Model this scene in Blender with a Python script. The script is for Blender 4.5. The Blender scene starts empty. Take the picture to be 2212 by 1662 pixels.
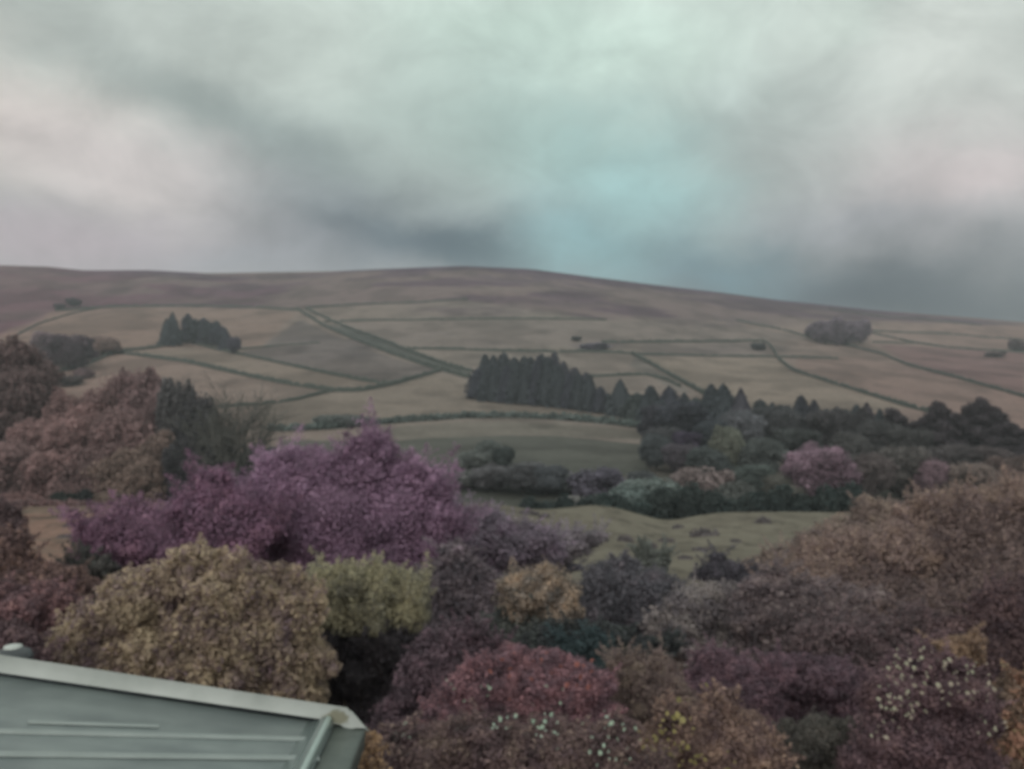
import bpy, math
import numpy as np
from mathutils import Vector
R = math.radians
C = bpy.context.scene.collection
S = bpy.context.scene
F, CX, CY = 1916.0, 1106.0, 831.0            # the survey frame: focal length and principal point, camera level at the origin
rng = np.random.default_rng(7)

# ------------------------------------------------------------------ camera
cam = bpy.data.cameras.new('camera'); co = bpy.data.objects.new('camera', cam); C.objects.link(co)
co.location = (0, 0, 0); co.rotation_euler = (R(90), 0, 0)
cam.sensor_width = 36; cam.lens = 36 * F / 2212.0
cam.clip_start = 0.1; cam.clip_end = 6000
cam.dof.use_dof = True; cam.dof.focus_distance = 0.5; cam.dof.aperture_fstop = 14   # the lens has caught the window pane, so all beyond is a little soft
S.camera = co

# ------------------------------------------------------------------ exposure
S.view_settings.view_transform = 'Standard'; S.view_settings.look = 'None'
S.view_settings.gamma = 1; S.view_settings.exposure = 0.0
S.cycles.use_denoising = True
S.cycles.filter_width = 1.9
S.cycles.max_bounces = 5; S.cycles.diffuse_bounces = 3; S.cycles.transmission_bounces = 3; S.cycles.volume_bounces = 0
S.cycles.transparent_max_bounces = 4
S.cycles.caustics_reflective = False; S.cycles.caustics_refractive = False

def lin(c, k=1.0):
    c = np.asarray(c, float) / 255.0
    l = np.where(c <= 0.04045, c / 12.92, ((c + 0.055) / 1.055) ** 2.4)
    return tuple(float(v) * k for v in l)

# ------------------------------------------------------------------ sky (overcast, clouds over a clear-sky layer)
SUN_EL, SUN_AZ = 30, -165
def make_world():
    w = bpy.data.worlds.new('World'); S.world = w; w.use_nodes = True
    nt = w.node_tree; nt.nodes.clear(); N = nt.nodes.new; L = nt.links.new
    def math_(op, a, b=None):
        n = N('ShaderNodeMath'); n.operation = op
        for i, v in enumerate((a, b)):
            if v is None: continue
            if isinstance(v, (int, float)): n.inputs[i].default_value = v
            else: L(v, n.inputs[i])
        return n.outputs[0]
    tc = N('ShaderNodeTexCoord'); sp = N('ShaderNodeSeparateXYZ'); L(tc.outputs['Generated'], sp.inputs[0])
    az = math_('ARCTAN2', sp.outputs[0], sp.outputs[1]); el = math_('ARCSINE', sp.outputs[2])
    cb = N('ShaderNodeCombineXYZ'); L(az, cb.inputs[0]); L(el, cb.inputs[1])
    # domain warp for torn cloud edges
    stretch = N('ShaderNodeMapping'); stretch.inputs['Scale'].default_value = (1.0, 1.0, 1.5); L(tc.outputs['Generated'], stretch.inputs[0])
    nz = N('ShaderNodeTexNoise'); nz.inputs['Scale'].default_value = 5.0; nz.inputs['Detail'].default_value = 5; nz.inputs['Roughness'].default_value = 0.6
    L(stretch.outputs[0], nz.inputs['Vector'])
    sub = N('ShaderNodeVectorMath'); sub.operation = 'SUBTRACT'; L(nz.outputs['Color'], sub.inputs[0]); sub.inputs[1].default_value = (.5, .5, .5)
    scl = N('ShaderNodeVectorMath'); scl.operation = 'SCALE'; L(sub.outputs[0], scl.inputs[0]); scl.inputs['Scale'].default_value = 0.12
    add = N('ShaderNodeVectorMath'); add.operation = 'ADD'; L(cb.outputs[0], add.inputs[0]); L(scl.outputs[0], add.inputs[1])
    warped = add.outputs[0]
    # vertical base
    ramp = N('ShaderNodeValToRGB'); L(math_('MULTIPLY', el, 1 / 0.5), ramp.inputs[0])
    e = ramp.color_ramp.elements
    e[0].position = 0.0; e[0].color = lin((142, 141, 145)) + (1,)
    e[1].position = 1.0; e[1].color = lin((204, 212, 205)) + (1,)
    for p, c in ((0.3, (152, 154, 155)), (0.5, (172, 178, 174)), (0.8, (195, 204, 197))):
        n = e.new(p); n.color = lin(c) + (1,)
    col = ramp.outputs[0]
    blobs = [
        (100, 130, 300, 90, 0, (194, 200, 192), .7), (40, 270, 210, 110, 0, (216, 206, 199), .95),
        (270, 380, 270, 90, -14, (210, 201, 198), 1.0), (440, 235, 320, 62, -22, (148, 157, 153), .9),
        (680, 370, 220, 70, -24, (140, 150, 149), .85), (1200, 80, 420, 130, 0, (204, 226, 214), .9),
        (950, 230, 300, 110, 0, (172, 190, 182), .5), (1270, 330, 330, 120, 0, (158, 188, 180), .65),
        (720, 470, 230, 60, -12, (136, 142, 146), .7), (950, 550, 370, 66, -2, (56, 78, 90), 1.0),
        (1385, 425, 200, 118, 0, (160, 200, 199), .88), (1300, 545, 150, 62, -10, (146, 188, 191), .95),
        (1760, 330, 200, 120, 0, (160, 171, 167), .8), (2080, 160, 220, 150, 0, (212, 218, 211), .9),
        (2080, 390, 220, 100, 0, (202, 190, 189), .9), (1850, 480, 200, 45, -6, (148, 150, 156), .6),
        (1900, 650, 450, 96, -8, (22, 38, 58), 1.0), (1560, 565, 130, 55, -14, (92, 126, 138), .85),
        (120, 530, 340, 60, 0, (176, 163, 168), .9), (560, 560, 200, 34, 0, (152, 154, 160), .7),
        (1590, 180, 60, 40, 0, (204, 220, 214), .5), (1850, 30, 60, 50, 0, (206, 220, 210), .5),
        (640, 90, 160, 90, 0, (198, 208, 200), .5), (250, 60, 140, 50, 0, (176, 184, 178), .4),
    ]
    for px, py, sx, sy, rot, c, st in blobs:
        a = math.atan((px - CX) / F); ee = math.atan((CY - py) / F * math.cos(a))
        mp = N('ShaderNodeMapping'); mp.vector_type = 'TEXTURE'
        mp.inputs['Location'].default_value = (a, ee, 0); mp.inputs['Rotation'].default_value = (0, 0, R(rot)); mp.inputs['Scale'].default_value = (sx / F, sy / F, 1)
        L(warped, mp.inputs[0])
        fl = N('ShaderNodeVectorMath'); fl.operation = 'MULTIPLY'; L(mp.outputs[0], fl.inputs[0]); fl.inputs[1].default_value = (1, 1, 0)
        d = N('ShaderNodeVectorMath'); d.operation = 'DOT_PRODUCT'; L(fl.outputs[0], d.inputs[0]); L(fl.outputs[0], d.inputs[1])
        g = math_('MULTIPLY', math_('EXPONENT', math_('MULTIPLY', d.outputs['Value'], -0.8)), st)
        mx = N('ShaderNodeMix'); mx.data_type = 'RGBA'; L(g, mx.inputs[0]); L(col, mx.inputs[6]); mx.inputs[7].default_value = lin(c) + (1,)
        col = mx.outputs[2]
    # fine cloud texture
    n2 = N('ShaderNodeTexNoise'); n2.inputs['Scale'].default_value = 9.0; n2.inputs['Detail'].default_value = 7; n2.inputs['Roughness'].default_value = 0.6; n2.inputs['Distortion'].default_value = 0.4
    L(stretch.outputs[0], n2.inputs['Vector'])
    tex = math_('ADD', math_('MULTIPLY', n2.outputs['Fac'], 0.95), 0.65)
    # an overcast sky is brightest overhead
    up = math_('ADD', math_('MULTIPLY', math_('MAXIMUM', math_('SUBTRACT', sp.outputs[2], 0.42), 0.0), 0.8), 1.0)
    behind = math_('ADD', math_('MULTIPLY', math_('MAXIMUM', math_('MULTIPLY', sp.outputs[1], -1.0), 0.0), 0.5), 1.0)
    gain = math_('MULTIPLY', math_('MULTIPLY', tex, up), behind)
    vm = N('ShaderNodeVectorMath'); vm.operation = 'SCALE'; L(col, vm.inputs[0]); L(gain, vm.inputs['Scale'])
    bg1 = N('ShaderNodeBackground'); L(vm.outputs[0], bg1.inputs[0]); bg1.inputs[1].default_value = 1.0
    sky = N('ShaderNodeTexSky'); sky.sky_type = 'NISHITA'; sky.sun_disc = False
    sky.sun_elevation = R(SUN_EL); sky.sun_rotation = R(SUN_AZ)
    bg2 = N('ShaderNodeBackground'); L(sky.outputs[0], bg2.inputs[0]); bg2.inputs[1].default_value = 0.06
    ms = N('ShaderNodeMixShader'); ms.inputs[0].default_value = 0.93; L(bg2.outputs[0], ms.inputs[1]); L(bg1.outputs[0], ms.inputs[2])
    out = N('ShaderNodeOutputWorld'); L(ms.outputs[0], out.inputs[0])
make_world()
sun = bpy.data.lights.new('sun', 'SUN'); sun.energy = 1.5; sun.angle = R(60); sun.color = (1.0, 0.95, 0.88)
so = bpy.data.objects.new('sun', sun); C.objects.link(so)
a = R(SUN_AZ); so.rotation_euler = Vector((-math.sin(a) * math.cos(R(SUN_EL)), -math.cos(a) * math.cos(R(SUN_EL)), -math.sin(R(SUN_EL)))).to_track_quat('-Z', 'Y').to_euler()

# ------------------------------------------------------------------ helpers
def tag(o, label=None, cat=None, group=None, kind=None):
    if label: o['label'] = label
    if cat: o['category'] = cat
    if group: o['group'] = group
    if kind: o['kind'] = kind
    return o
def empty(name, loc, label=None, cat=None, group=None):
    o = bpy.data.objects.new(name, None); C.objects.link(o); o.location = loc; o.empty_display_size = 0.3
    return tag(o, label, cat, group)
def mesh_data(name, V, Fc, col=None, smooth=False):
    """V (n,3), Fc list of arrays (m,k) of the same or different k"""
    me = bpy.data.meshes.new(name)
    V = np.asarray(V, np.float32); me.vertices.add(len(V)); me.vertices.foreach_set('co', V.ravel())
    if not isinstance(Fc, list): Fc = [Fc]
    Fc = [np.asarray(f, np.int32) for f in Fc if len(f)]
    nl = sum(f.size for f in Fc); npoly = sum(len(f) for f in Fc)
    me.loops.add(nl); me.loops.foreach_set('vertex_index', np.concatenate([f.ravel() for f in Fc]))
    me.polygons.add(npoly)
    tot = np.concatenate([np.full(len(f), f.shape[1]) for f in Fc]); st = np.concatenate([[0], np.cumsum(tot)[:-1]])
    me.polygons.foreach_set('loop_start', st.astype(np.int32)); me.polygons.foreach_set('loop_total', tot.astype(np.int32))
    if smooth: me.polygons.foreach_set('use_smooth', np.ones(npoly, bool))
    if col is not None:
        at = me.color_attributes.new('col', 'FLOAT_COLOR', 'POINT')
        cc = np.ones((len(V), 4), np.float32); cc[:, :3] = col
        at.data.foreach_set('color', cc.ravel())
    me.update(); me.validate()
    return me
def obj(name, me, mat=None, parent=None, loc=None):
    o = bpy.data.objects.new(name, me); C.objects.link(o)
    if mat is not None and not me.materials: me.materials.append(mat)
    if parent is not None: o.parent = parent
    if loc is not None: o.location = loc
    return o
def tube(pts, rad, k=6):
    pts = np.asarray(pts, float); rad = np.asarray(rad, float); n = len(pts)
    t = np.gradient(pts, axis=0); t /= np.linalg.norm(t, axis=1)[:, None] + 1e-9
    ref = np.where(np.abs(t[:, 2:3]) > 0.9, np.array([[1., 0, 0]]), np.array([[0, 0, 1.]]))
    u = np.cross(t, ref); u /= np.linalg.norm(u, axis=1)[:, None] + 1e-9; v = np.cross(t, u)
    an = np.arange(k) * 2 * math.pi / k
    V = pts[:, None, :] + rad[:, None, None] * (np.cos(an)[None, :, None] * u[:, None, :] + np.sin(an)[None, :, None] * v[:, None, :])
    V = V.reshape(-1, 3); Fq = []
    for i in range(n - 1):
        for j in range(k):
            j2 = (j + 1) % k; Fq.append((i * k + j, i * k + j2, (i + 1) * k + j2, (i + 1) * k + j))
    return V, np.array(Fq)
def join(parts):
    Vs, Fs, o = [], {}, 0
    for V, f in parts:
        Vs.append(V); f = np.asarray(f); Fs.setdefault(f.shape[1], []).append(f + o); o += len(V)
    return np.concatenate(Vs), [np.concatenate(v) for v in Fs.values()]
_lat = rng.random((64, 64, 32))
def vnoise(x, y, z=0.0):
    x = np.asarray(x, float); y = np.asarray(y, float); z = np.asarray(z, float) + 0 * x
    xi, yi, zi = np.floor(x).astype(int), np.floor(y).astype(int), np.floor(z).astype(int)
    fx, fy, fz = x - xi, y - yi, z - zi
    fx, fy, fz = [f * f * (3 - 2 * f) for f in (fx, fy, fz)]
    r = 0
    for a in (0, 1):
        for b in (0, 1):
            for c in (0, 1):
                w = (fx if a else 1 - fx) * (fy if b else 1 - fy) * (fz if c else 1 - fz)
                r = r + w * _lat[(xi + a) % 64, (yi + b) % 64, (zi + c) % 32]
    return r
def fbm(x, y, z=0.0, o=4):
    r, am, s = 0, .5, 1.0
    for i in range(o): r = r + am * vnoise(x * s + 17.3 * i, y * s + 5.1 * i, z * s + 3.7 * i); am *= .5; s *= 2.03
    return r

# ------------------------------------------------------------------ terrain height
SKY = np.array([(-900, 600), (-300, 585), (0, 569), (100, 572), (180, 580), (320, 580), (450, 588), (560, 585), (720, 582), (880, 575), (1000, 570), (1150, 577), (1300, 597), (1500, 622), (1700, 648), (1900, 668), (2212, 693), (2600, 720), (3200, 745)], float)
BROW = np.array([(-400, 1096), (0, 1096), (240, 1094), (600, 1090), (1000, 1087), (1090, 1091), (1150, 1104), (1210, 1100), (1290, 1090), (1350, 1102), (1400, 1118), (1440, 1131), (1480, 1120), (1560, 1108), (1750, 1107), (1900, 1112), (2400, 1112)], float)
PXS = np.arange(-1400, 3700, 20.0)
DS = np.concatenate([np.arange(0, 60, 2.0), np.geomspace(60, 1600, 300)])
def build_table():
    sky = np.interp(PXS, SKY[:, 0], SKY[:, 1]); brow = np.interp(PXS, BROW[:, 0], BROW[:, 1])
    k = np.ones(3) / 3; 
    for _ in range(2): brow = np.convolve(np.pad(brow, 1, 'edge'), k, 'valid')
    Z = np.zeros((len(PXS), len(DS)))
    yb = [(230, 945), (260, 915), (300, 885), (340, 855), (400, 800), (450, 765), (560, 705), (680, 655), (900, 570)]
    for i in range(len(PXS)):
        zb = -105 * (brow[i] - CY) / F
        kd = [0, 10, 20, 40, 60, 85, 103, 107, 118, 130, 145, 180]
        kz = [-5.4, -6.0, -7.2, -9.6, -11.8, (zb + -12.6) / 2 - .3, zb + .1, zb - .15, -18.6, -18.6, -17.6, -15.6]
        for d, y in yb:
            t = (y - 570) / 375.0; Y = sky[i] + t * (945 - sky[i])
            kd.append(d); kz.append(-d * (Y - CY) / F)
        kd += [1000, 1200, 1600]; kz += [kz[-1] * 1.0 - 1, kz[-1] * 1.0 - 12, kz[-1] * 1.0 - 30]
        Z[i] = np.interp(DS, kd, kz)
    # round the profile
    g = np.exp(-0.5 * (np.arange(-4, 5) / 1.8) ** 2); g /= g.sum()
    Zs = np.array([np.convolve(np.pad(r, 4, 'edge'), g, 'valid') for r in Z])
    keep = np.exp(-((DS - 105) / 6.0) ** 2)[None, :]                 # the field's brow stays crisp
    return Zs * (1 - keep) + Z * keep
ZT = build_table()
def ground(x, y):
    x = np.asarray(x, float); y = np.asarray(y, float)
    d = np.clip(y, 0, 1599.0); px = CX + F * x / np.maximum(y, 25.0)
    fi = np.clip((px - PXS[0]) / 20.0, 0, len(PXS) - 1.001); i = fi.astype(int); fi = fi - i
    fj = np.interp(d, DS, np.arange(len(DS))); j = np.minimum(fj.astype(int), len(DS) - 2); fj = fj - j
    z = (ZT[i, j] * (1 - fj) + ZT[i, j + 1] * fj) * (1 - fi) + (ZT[i + 1, j] * (1 - fj) + ZT[i + 1, j + 1] * fj) * fi
    far = np.clip((d - 180) / 150, 0, 1)
    z = z + far * 5.0 * (fbm(x / 75, y / 75, 0, 3) - .44) * np.clip((1000 - d) / 300, 0.25, 1)
    z = z + np.clip(d / 40, 0, 1) * .12 * (fbm(x / 6, y / 6, 2, 3) - .44)
    return z
DM = np.geomspace(20, 1100, 2600)
def hit(px, py, dmin=128.0):
    d = DM[DM >= dmin]
    z = -(py - CY) / F * d; x = (px - CX) / F * d
    below = z <= ground(x, d)
    i = int(np.argmax(below)) if below.any() else int(np.argmin(z - ground(x, d)))
    return x[i], d[i], float(ground(x[i], d[i]))
def P(px, py, d): return np.array([(px - CX) / F * d, d, -(py - CY) / F * d])

# ------------------------------------------------------------------ materials
def mat_base(name, rough=0.85, spec=0.15):
    m = bpy.data.materials.new(name); m.use_nodes = True
    b = m.node_tree.nodes['Principled BSDF']; b.inputs['Roughness'].default_value = rough; b.inputs['Specular IOR Level'].default_value = spec
    return m, m.node_tree, b
def mat_foliage():
    m, nt, b = mat_base('foliage', .75, .12); N, L = nt.nodes.new, nt.links.new
    at = N('ShaderNodeAttribute'); at.attribute_name = 'col'; oi = N('ShaderNodeObjectInfo')
    mx = N('ShaderNodeMix'); mx.data_type = 'RGBA'; mx.blend_type = 'MULTIPLY'; mx.inputs[0].default_value = 1
    L(at.outputs['Color'], mx.inputs[6]); L(oi.outputs['Color'], mx.inputs[7]); L(mx.outputs[2], b.inputs['Base Color'])
    tr = N('ShaderNodeBsdfTranslucent'); L(mx.outputs[2], tr.inputs['Color'])
    ms = N('ShaderNodeMixShader'); ms.inputs[0].default_value = .48
    L(b.outputs[0], ms.inputs[1]); L(tr.outputs[0], ms.inputs[2]); L(ms.outputs[0], nt.nodes['Material Output'].inputs[0])
    return m
def mat_noise(name, c1, c2, scale=6, rough=.85, spec=.15, bump=.3, detail=5):
    m, nt, b = mat_base(name, rough, spec); N, L = nt.nodes.new, nt.links.new
    tc = N('ShaderNodeTexCoord'); nz = N('ShaderNodeTexNoise'); nz.inputs['Scale'].default_value = scale; nz.inputs['Detail'].default_value = detail
    L(tc.outputs['Object'], nz.inputs['Vector'])
    rp = N('ShaderNodeValToRGB'); rp.color_ramp.elements[0].position = .35; rp.color_ramp.elements[1].position = .65
    rp.color_ramp.elements[0].color = tuple(c1) + (1,); rp.color_ramp.elements[1].color = tuple(c2) + (1,)
    L(nz.outputs['Fac'], rp.inputs[0]); L(rp.outputs[0], b.inputs['Base Color'])
    bp = N('ShaderNodeBump'); bp.inputs['Strength'].default_value = bump; bp.inputs['Distance'].default_value = .05
    L(nz.outputs['Fac'], bp.inputs['Height']); L(bp.outputs[0], b.inputs['Normal'])
    return m
FOL = mat_foliage()
BARK = mat_noise('bark', (.035, .03, .028), (.085, .075, .068), 9)
PALEBARK = mat_noise('pale_bark', (.10, .085, .08), (.17, .15, .14), 9)
STONE = mat_noise('mossy_stone', (.032, .040, .036), (.070, .076, .066), 1.3)
def mat_ground():
    m, nt, b = mat_base('rough_pasture', .95, .05); N, L = nt.nodes.new, nt.links.new
    at = N('ShaderNodeAttribute'); at.attribute_name = 'col'
    geo = N('ShaderNodeNewGeometry')
    def noise(s, d, r=.6):
        n = N('ShaderNodeTexNoise'); n.inputs['Scale'].default_value = s; n.inputs['Detail'].default_value = d; n.inputs['Roughness'].default_value = r
        L(geo.outputs['Position'], n.inputs['Vector']); return n.outputs['Fac']
    a, c, e = noise(.55, 7), noise(.07, 6), noise(5.0, 4)
    def ma(op, x, y):
        n = N('ShaderNodeMath'); n.operation = op
        for i, v in enumerate((x, y)):
            if isinstance(v, (int, float)): n.inputs[i].default_value = v
            else: L(v, n.inputs[i])
        return n.outputs[0]
    k = ma('ADD', ma('ADD', ma('MULTIPLY', a, .95), ma('MULTIPLY', c, .65)), ma('ADD', ma('MULTIPLY', e, .35), .02))
    vm = N('ShaderNodeVectorMath'); vm.operation = 'SCALE'; L(at.outputs['Color'], vm.inputs[0]); L(k, vm.inputs['Scale'])
    L(vm.outputs[0], b.inputs['Base Color'])
    bp = N('ShaderNodeBump'); bp.inputs['Strength'].default_value = .6; bp.inputs['Distance'].default_value = .35
    L(a, bp.inputs['Height']); L(bp.outputs[0], b.inputs['Normal'])
    return m

# ------------------------------------------------------------------ terrain mesh
KG = 0.68        # what a surface reflects for the tone it has in daylight
def inpoly(px, py, poly):
    poly = np.asarray(poly, float); r = np.zeros(px.shape, bool); n = len(poly)
    for i in range(n):
        x1, y1 = poly[i]; x2, y2 = poly[(i + 1) % n]
        c = ((y1 > py) != (y2 > py)) & (px < (x2 - x1) * (py - y1) / (y2 - y1 + 1e-9) + x1)
        r ^= c
    return r
def build_ground():
    ys = np.concatenate([np.linspace(-50, 40, 50), np.geomspace(41, 100, 110), np.linspace(100.5, 150, 70), np.geomspace(151, 1000, 420), np.geomspace(1015, 1590, 20)])
    us = np.linspace(-1.25, 1.25, 860)
    Yg, U = np.meshgrid(ys, us, indexing='ij'); X = U * (np.maximum(Yg, 0) + 45)
    Zg = ground(X, Yg)
    px = CX + F * X / np.maximum(Yg, 1); py = CY - F * Zg / np.maximum(Yg, 1)
    n1 = fbm(X / 55, Yg / 30, 1, 4); n2 = fbm(X / 14, Yg / 9, 4, 4); n3 = fbm(X / 130, Yg / 60, 9, 3)
    wx = px + 30 * (n2 - .47); wy = py + 10 * (n2 - .47)
    def L3(c):
        g = sum(c) / 3.0; return np.array(lin([v + (g - v) * .12 for v in c], KG)) * (1.12, .965, 1.03)
    # pasture, warmer to either side
    side = np.clip((px - 1106) / 1100, -1.3, 1.3)[..., None]
    mid = L3((125, 123, 112)); lft = L3((138, 119, 106)); rgt = L3((135, 118, 107))
    col = mid + np.clip(-side, 0, 1) ** 1.3 * (lft - mid) + np.clip(side, 0, 1) ** 1.3 * (rgt - mid)
    def blend(mask, c, k=1.0):
        nonlocal col
        m = np.clip(mask, 0, 1)[..., None] * k
        col = col * (1 - m) + np.asarray(c) * m
    ss = lambda v, a, b: np.clip((v - a) / (b - a), 0, 1) ** 2 * (3 - 2 * np.clip((v - a) / (b - a), 0, 1))
    sky = np.interp(px, SKY[:, 0], SKY[:, 1]); far = Yg > 200
    # moor: tan grass with heather
    mooredge = np.interp(px, [0, 130, 250, 640, 1000, 1300, 1600, 1800, 2212], [720, 672, 664, 668, 650, 690, 690, 690, 705])
    moor = ss(-(wy - mooredge), -4, 6) * far
    tan = L3((114, 104, 100)); heath = L3((92, 76, 88)); heathl = L3((112, 78, 92))
    hmix = np.clip(-side[..., 0] * 1.3 - .3, 0, 1)[..., None]
    blend(moor, tan)
    hm = moor * ss(n1 + .35 * (n3 - .45) + .05 * hmix[..., 0], .46, .56)
    col = col * (1 - .9 * hm[..., None]) + (heath * (1 - hmix) + heathl * hmix) * .88 * (.9 * hm[..., None])
    top = ss(-(wy - sky), -24, -6) * far * ss(n3, .36, .5); blend(top, L3((78, 64, 82)), .85)
    left = far * ss(-px, -420, -60) * ss(-(wy - mooredge), -20, 10); blend(left, L3((106, 78, 84)), .6)
    # patches of heather and bracken
    n2 = np.clip(n2, 0, 1)
    for (cx, cy, sx, sy, c, k) in [(1130, 602, 110, 14, (88, 76, 90), .8), (970, 580, 50, 8, (84, 74, 90), .8), (520, 622, 110, 9, (92, 80, 86), .8), (250, 628, 120, 10, (100, 80, 86), .6),
                                   (1020, 672, 130, 12, (98, 88, 92), .8), (1560, 697, 170, 12, (98, 90, 92), .8), (1180, 660, 140, 12, (104, 96, 94), .6), (1120, 625, 140, 5, (122, 118, 108), .7),
                                   (660, 770, 60, 18, (98, 96, 98), .7), (770, 760, 60, 20, (96, 92, 94), .8), (700, 740, 110, 12, (98, 96, 98), .7), (310, 700, 55, 16, (112, 100, 92), .6), (460, 650, 180, 8, (112, 104, 94), .5),
                                   (2050, 800, 110, 20, (112, 92, 92), .7), (1950, 845, 160, 10, (116, 98, 94), .5), (1680, 755, 30, 10, (92, 94, 92), .6), (1540, 755, 60, 6, (104, 100, 100), .6), (930, 725, 60, 8, (106, 104, 100), .6), (1060, 740, 60, 8, (104, 102, 100), .6),
                                   (1290, 745, 50, 10, (88, 86, 98), .8), (940, 855, 22, 4, (90, 94, 92), .8), (80, 640, 110, 30, (104, 78, 84), .5), (2100, 655, 200, 14, (116, 96, 92), .4)]:
        q = np.exp(-(((wx - cx) / sx) ** 2 + ((wy - cy) / sy) ** 2) ** 1.5) * far * ss(n2, .3, .46)
        blend(q, L3(c) * (.86 if sum(c) < 315 else 1), k)
    # fields of their own tone
    for poly, c, k in [
        ([(520, 762), (560, 752), (650, 690), (720, 725), (840, 772), (945, 800), (850, 830), (790, 824), (700, 806), (600, 784)], (104, 102, 98), .75),
        ([(255, 764), (390, 752), (470, 757), (600, 786), (700, 808), (850, 831), (780, 845), (720, 845), (540, 813), (400, 781)], (128, 122, 108), .8),
        ([(560, 878), (640, 867), (720, 848), (850, 835), (940, 808), (1010, 824), (1018, 866), (1290, 890), (1390, 915), (1200, 903), (1000, 901), (800, 915), (560, 928)], (126, 122, 108), .8),
        ([(1380, 772), (1500, 774), (1678, 776), (1712, 804), (1790, 828), (1960, 882), (1800, 900), (1640, 890), (1520, 850)], (130, 125, 110), .85),
        ([(720, 700), (960, 694), (1300, 696), (1650, 712), (1745, 732), (1650, 737), (1290, 740), (1050, 755), (880, 752), (800, 730)], (120, 116, 108), .6),
        ([(1390, 744), (1640, 741), (1668, 770), (1380, 768)], (108, 106, 102), .5),
        ([(1720, 776), (1850, 770), (1960, 792), (2212, 862), (2212, 905), (2020, 894), (1800, 826), (1716, 800)], (126, 110, 100), .6),
        ([(1900, 745), (2212, 762), (2212, 856), (2050, 812), (1960, 788)], (116, 94, 92), .75),
        ([(700, 700), (745, 708), (830, 738), (900, 768), (1020, 806), (1014, 818), (940, 800), (850, 766), (760, 732), (660, 676), (655, 668)], (78, 90, 84), .85),
        ([(1372, 770), (1500, 850), (1460, 850), (1410, 815), (1360, 790)], (100, 106, 100), .5),
        ([(110, 672), (250, 668), (560, 668), (640, 676), (560, 750), (420, 740), (240, 760), (60, 812), (40, 740)], (130, 114, 100), .55),
        ([(600, 950), (820, 955), (1000, 940), (1200, 942), (1390, 960), (1400, 1020), (1000, 1060), (600, 1060)], (76, 86, 78), .8),
        ([(820, 925), (1000, 912), (1200, 914), (1390, 932), (1390, 952), (1150, 940), (850, 950)], (112, 114, 102), .8)]:
        blend((inpoly(wx * .25 + px * .75, wy * .3 + py * .7, poly) & (Yg > 140)).astype(float), L3(c), k)
    mot = ss(fbm(X / 26, Yg / 34, 21, 4), .47, .6) * far; col = col * (1 - .26 * mot[..., None])
    mot2 = ss(fbm(X / 9, Yg / 14, 27, 3), .5, .62) * (Yg > 120); col = col * (1 - .2 * mot2[..., None])
    # near field, valley floor, garden earth
    near = ss(Yg, 34, 52) * (1 - ss(Yg, 106, 110))
    nf = L3((117, 119, 102)) + (L3((138, 114, 98)) - L3((117, 119, 102))) * np.clip(-side, 0, 1)
    m = near[..., None]; col = col * (1 - m) + nf * m
    blend(near * ss(n2, .5, .6), L3((104, 104, 88)), .5)
    nm = near * ss(fbm(X / 2.6, Yg / 5.0, 33, 4), .48, .6); blend(nm, L3((98, 98, 84)), .45)
    nm = near * ss(fbm(X / 1.2, Yg / 2.4, 38, 3), .56, .64); blend(nm, L3((72, 70, 62)), .6)
    blend(ss(Yg, 106, 110) * (1 - ss(Yg, 150, 190)), L3((70, 78, 70)), .9)
    blend(1 - ss(Yg, 34, 50), L3((72, 60, 52)), 1)
    n, mm = X.shape; I = np.arange(n * mm).reshape(n, mm)
    Fq = np.stack([I[:-1, :-1], I[:-1, 1:], I[1:, 1:], I[1:, :-1]], -1).reshape(-1, 4)
    me = mesh_data('ground', np.stack([X, Yg, Zg], -1).reshape(-1, 3), Fq, col.reshape(-1, 3), True)
    tag(obj('ground', me, mat_ground()), kind='structure')
build_ground()

# ------------------------------------------------------------------ drystone walls and hedgerows on the hill
def drape(pl, step=5.0, dmin=128.0):
    pl = np.asarray(pl, float); s = np.concatenate([[0], np.cumsum(np.hypot(*np.diff(pl, axis=0).T))])
    t = np.linspace(0, s[-1], max(3, int(s[-1] / step))); px = np.interp(t, s, pl[:, 0]); py = np.interp(t, s, pl[:, 1])
    d = np.array([hit(a, b, dmin)[1] for a, b in zip(px, py)])
    if len(d) > 6:
        k = np.ones(5) / 5; d = np.convolve(np.pad(d, 2, 'edge'), k, 'valid')
    x = (px - CX) / F * d
    return x, d
def wall(pl, label, h=1.5, w=.9, name='dry_stone_wall', cat='wall', group='drystone walls dividing the hill fields', mat=None):
    x, y = drape(pl)
    s = np.concatenate([[0], np.cumsum(np.hypot(np.diff(x), np.diff(y)))]); n = max(4, int(s[-1] / 1.6)); t = np.linspace(0, s[-1], n)
    x = np.interp(t, s, x); y = np.interp(t, s, y); z = ground(x, y)
    tx, ty = np.gradient(x), np.gradient(y); l = np.hypot(tx, ty) + 1e-9; nx, ny = -ty / l, tx / l
    hh = h * (.75 + .5 * rng.random(n)); gap = rng.random(n) < .015; hh[gap] *= .35
    ww = w * (.85 + .3 * rng.random(n)); off = .25 * (rng.random(n) - .5)
    o = np.array([x[n // 2], y[n // 2], z[n // 2]])
    prof = [(-.5, -.4), (-.42, .55), (-.28, .93), (.1, 1.0), (.3, .9), (.42, .5), (.5, -.4)]
    V = np.stack([np.stack([x + nx * (a * ww + off), y + ny * (a * ww + off), z + b * hh], -1) for a, b in prof], 1) - o
    k = len(prof); I = np.arange(n * k).reshape(n, k)
    Fq = np.stack([I[:-1, :-1], I[:-1, 1:], I[1:, 1:], I[1:, :-1]], -1).reshape(-1, 4)
    ob = obj(name, mesh_data(name, V.reshape(-1, 3), Fq), mat or STONE, loc=o)
    return tag(ob, label, cat, group)
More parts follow.
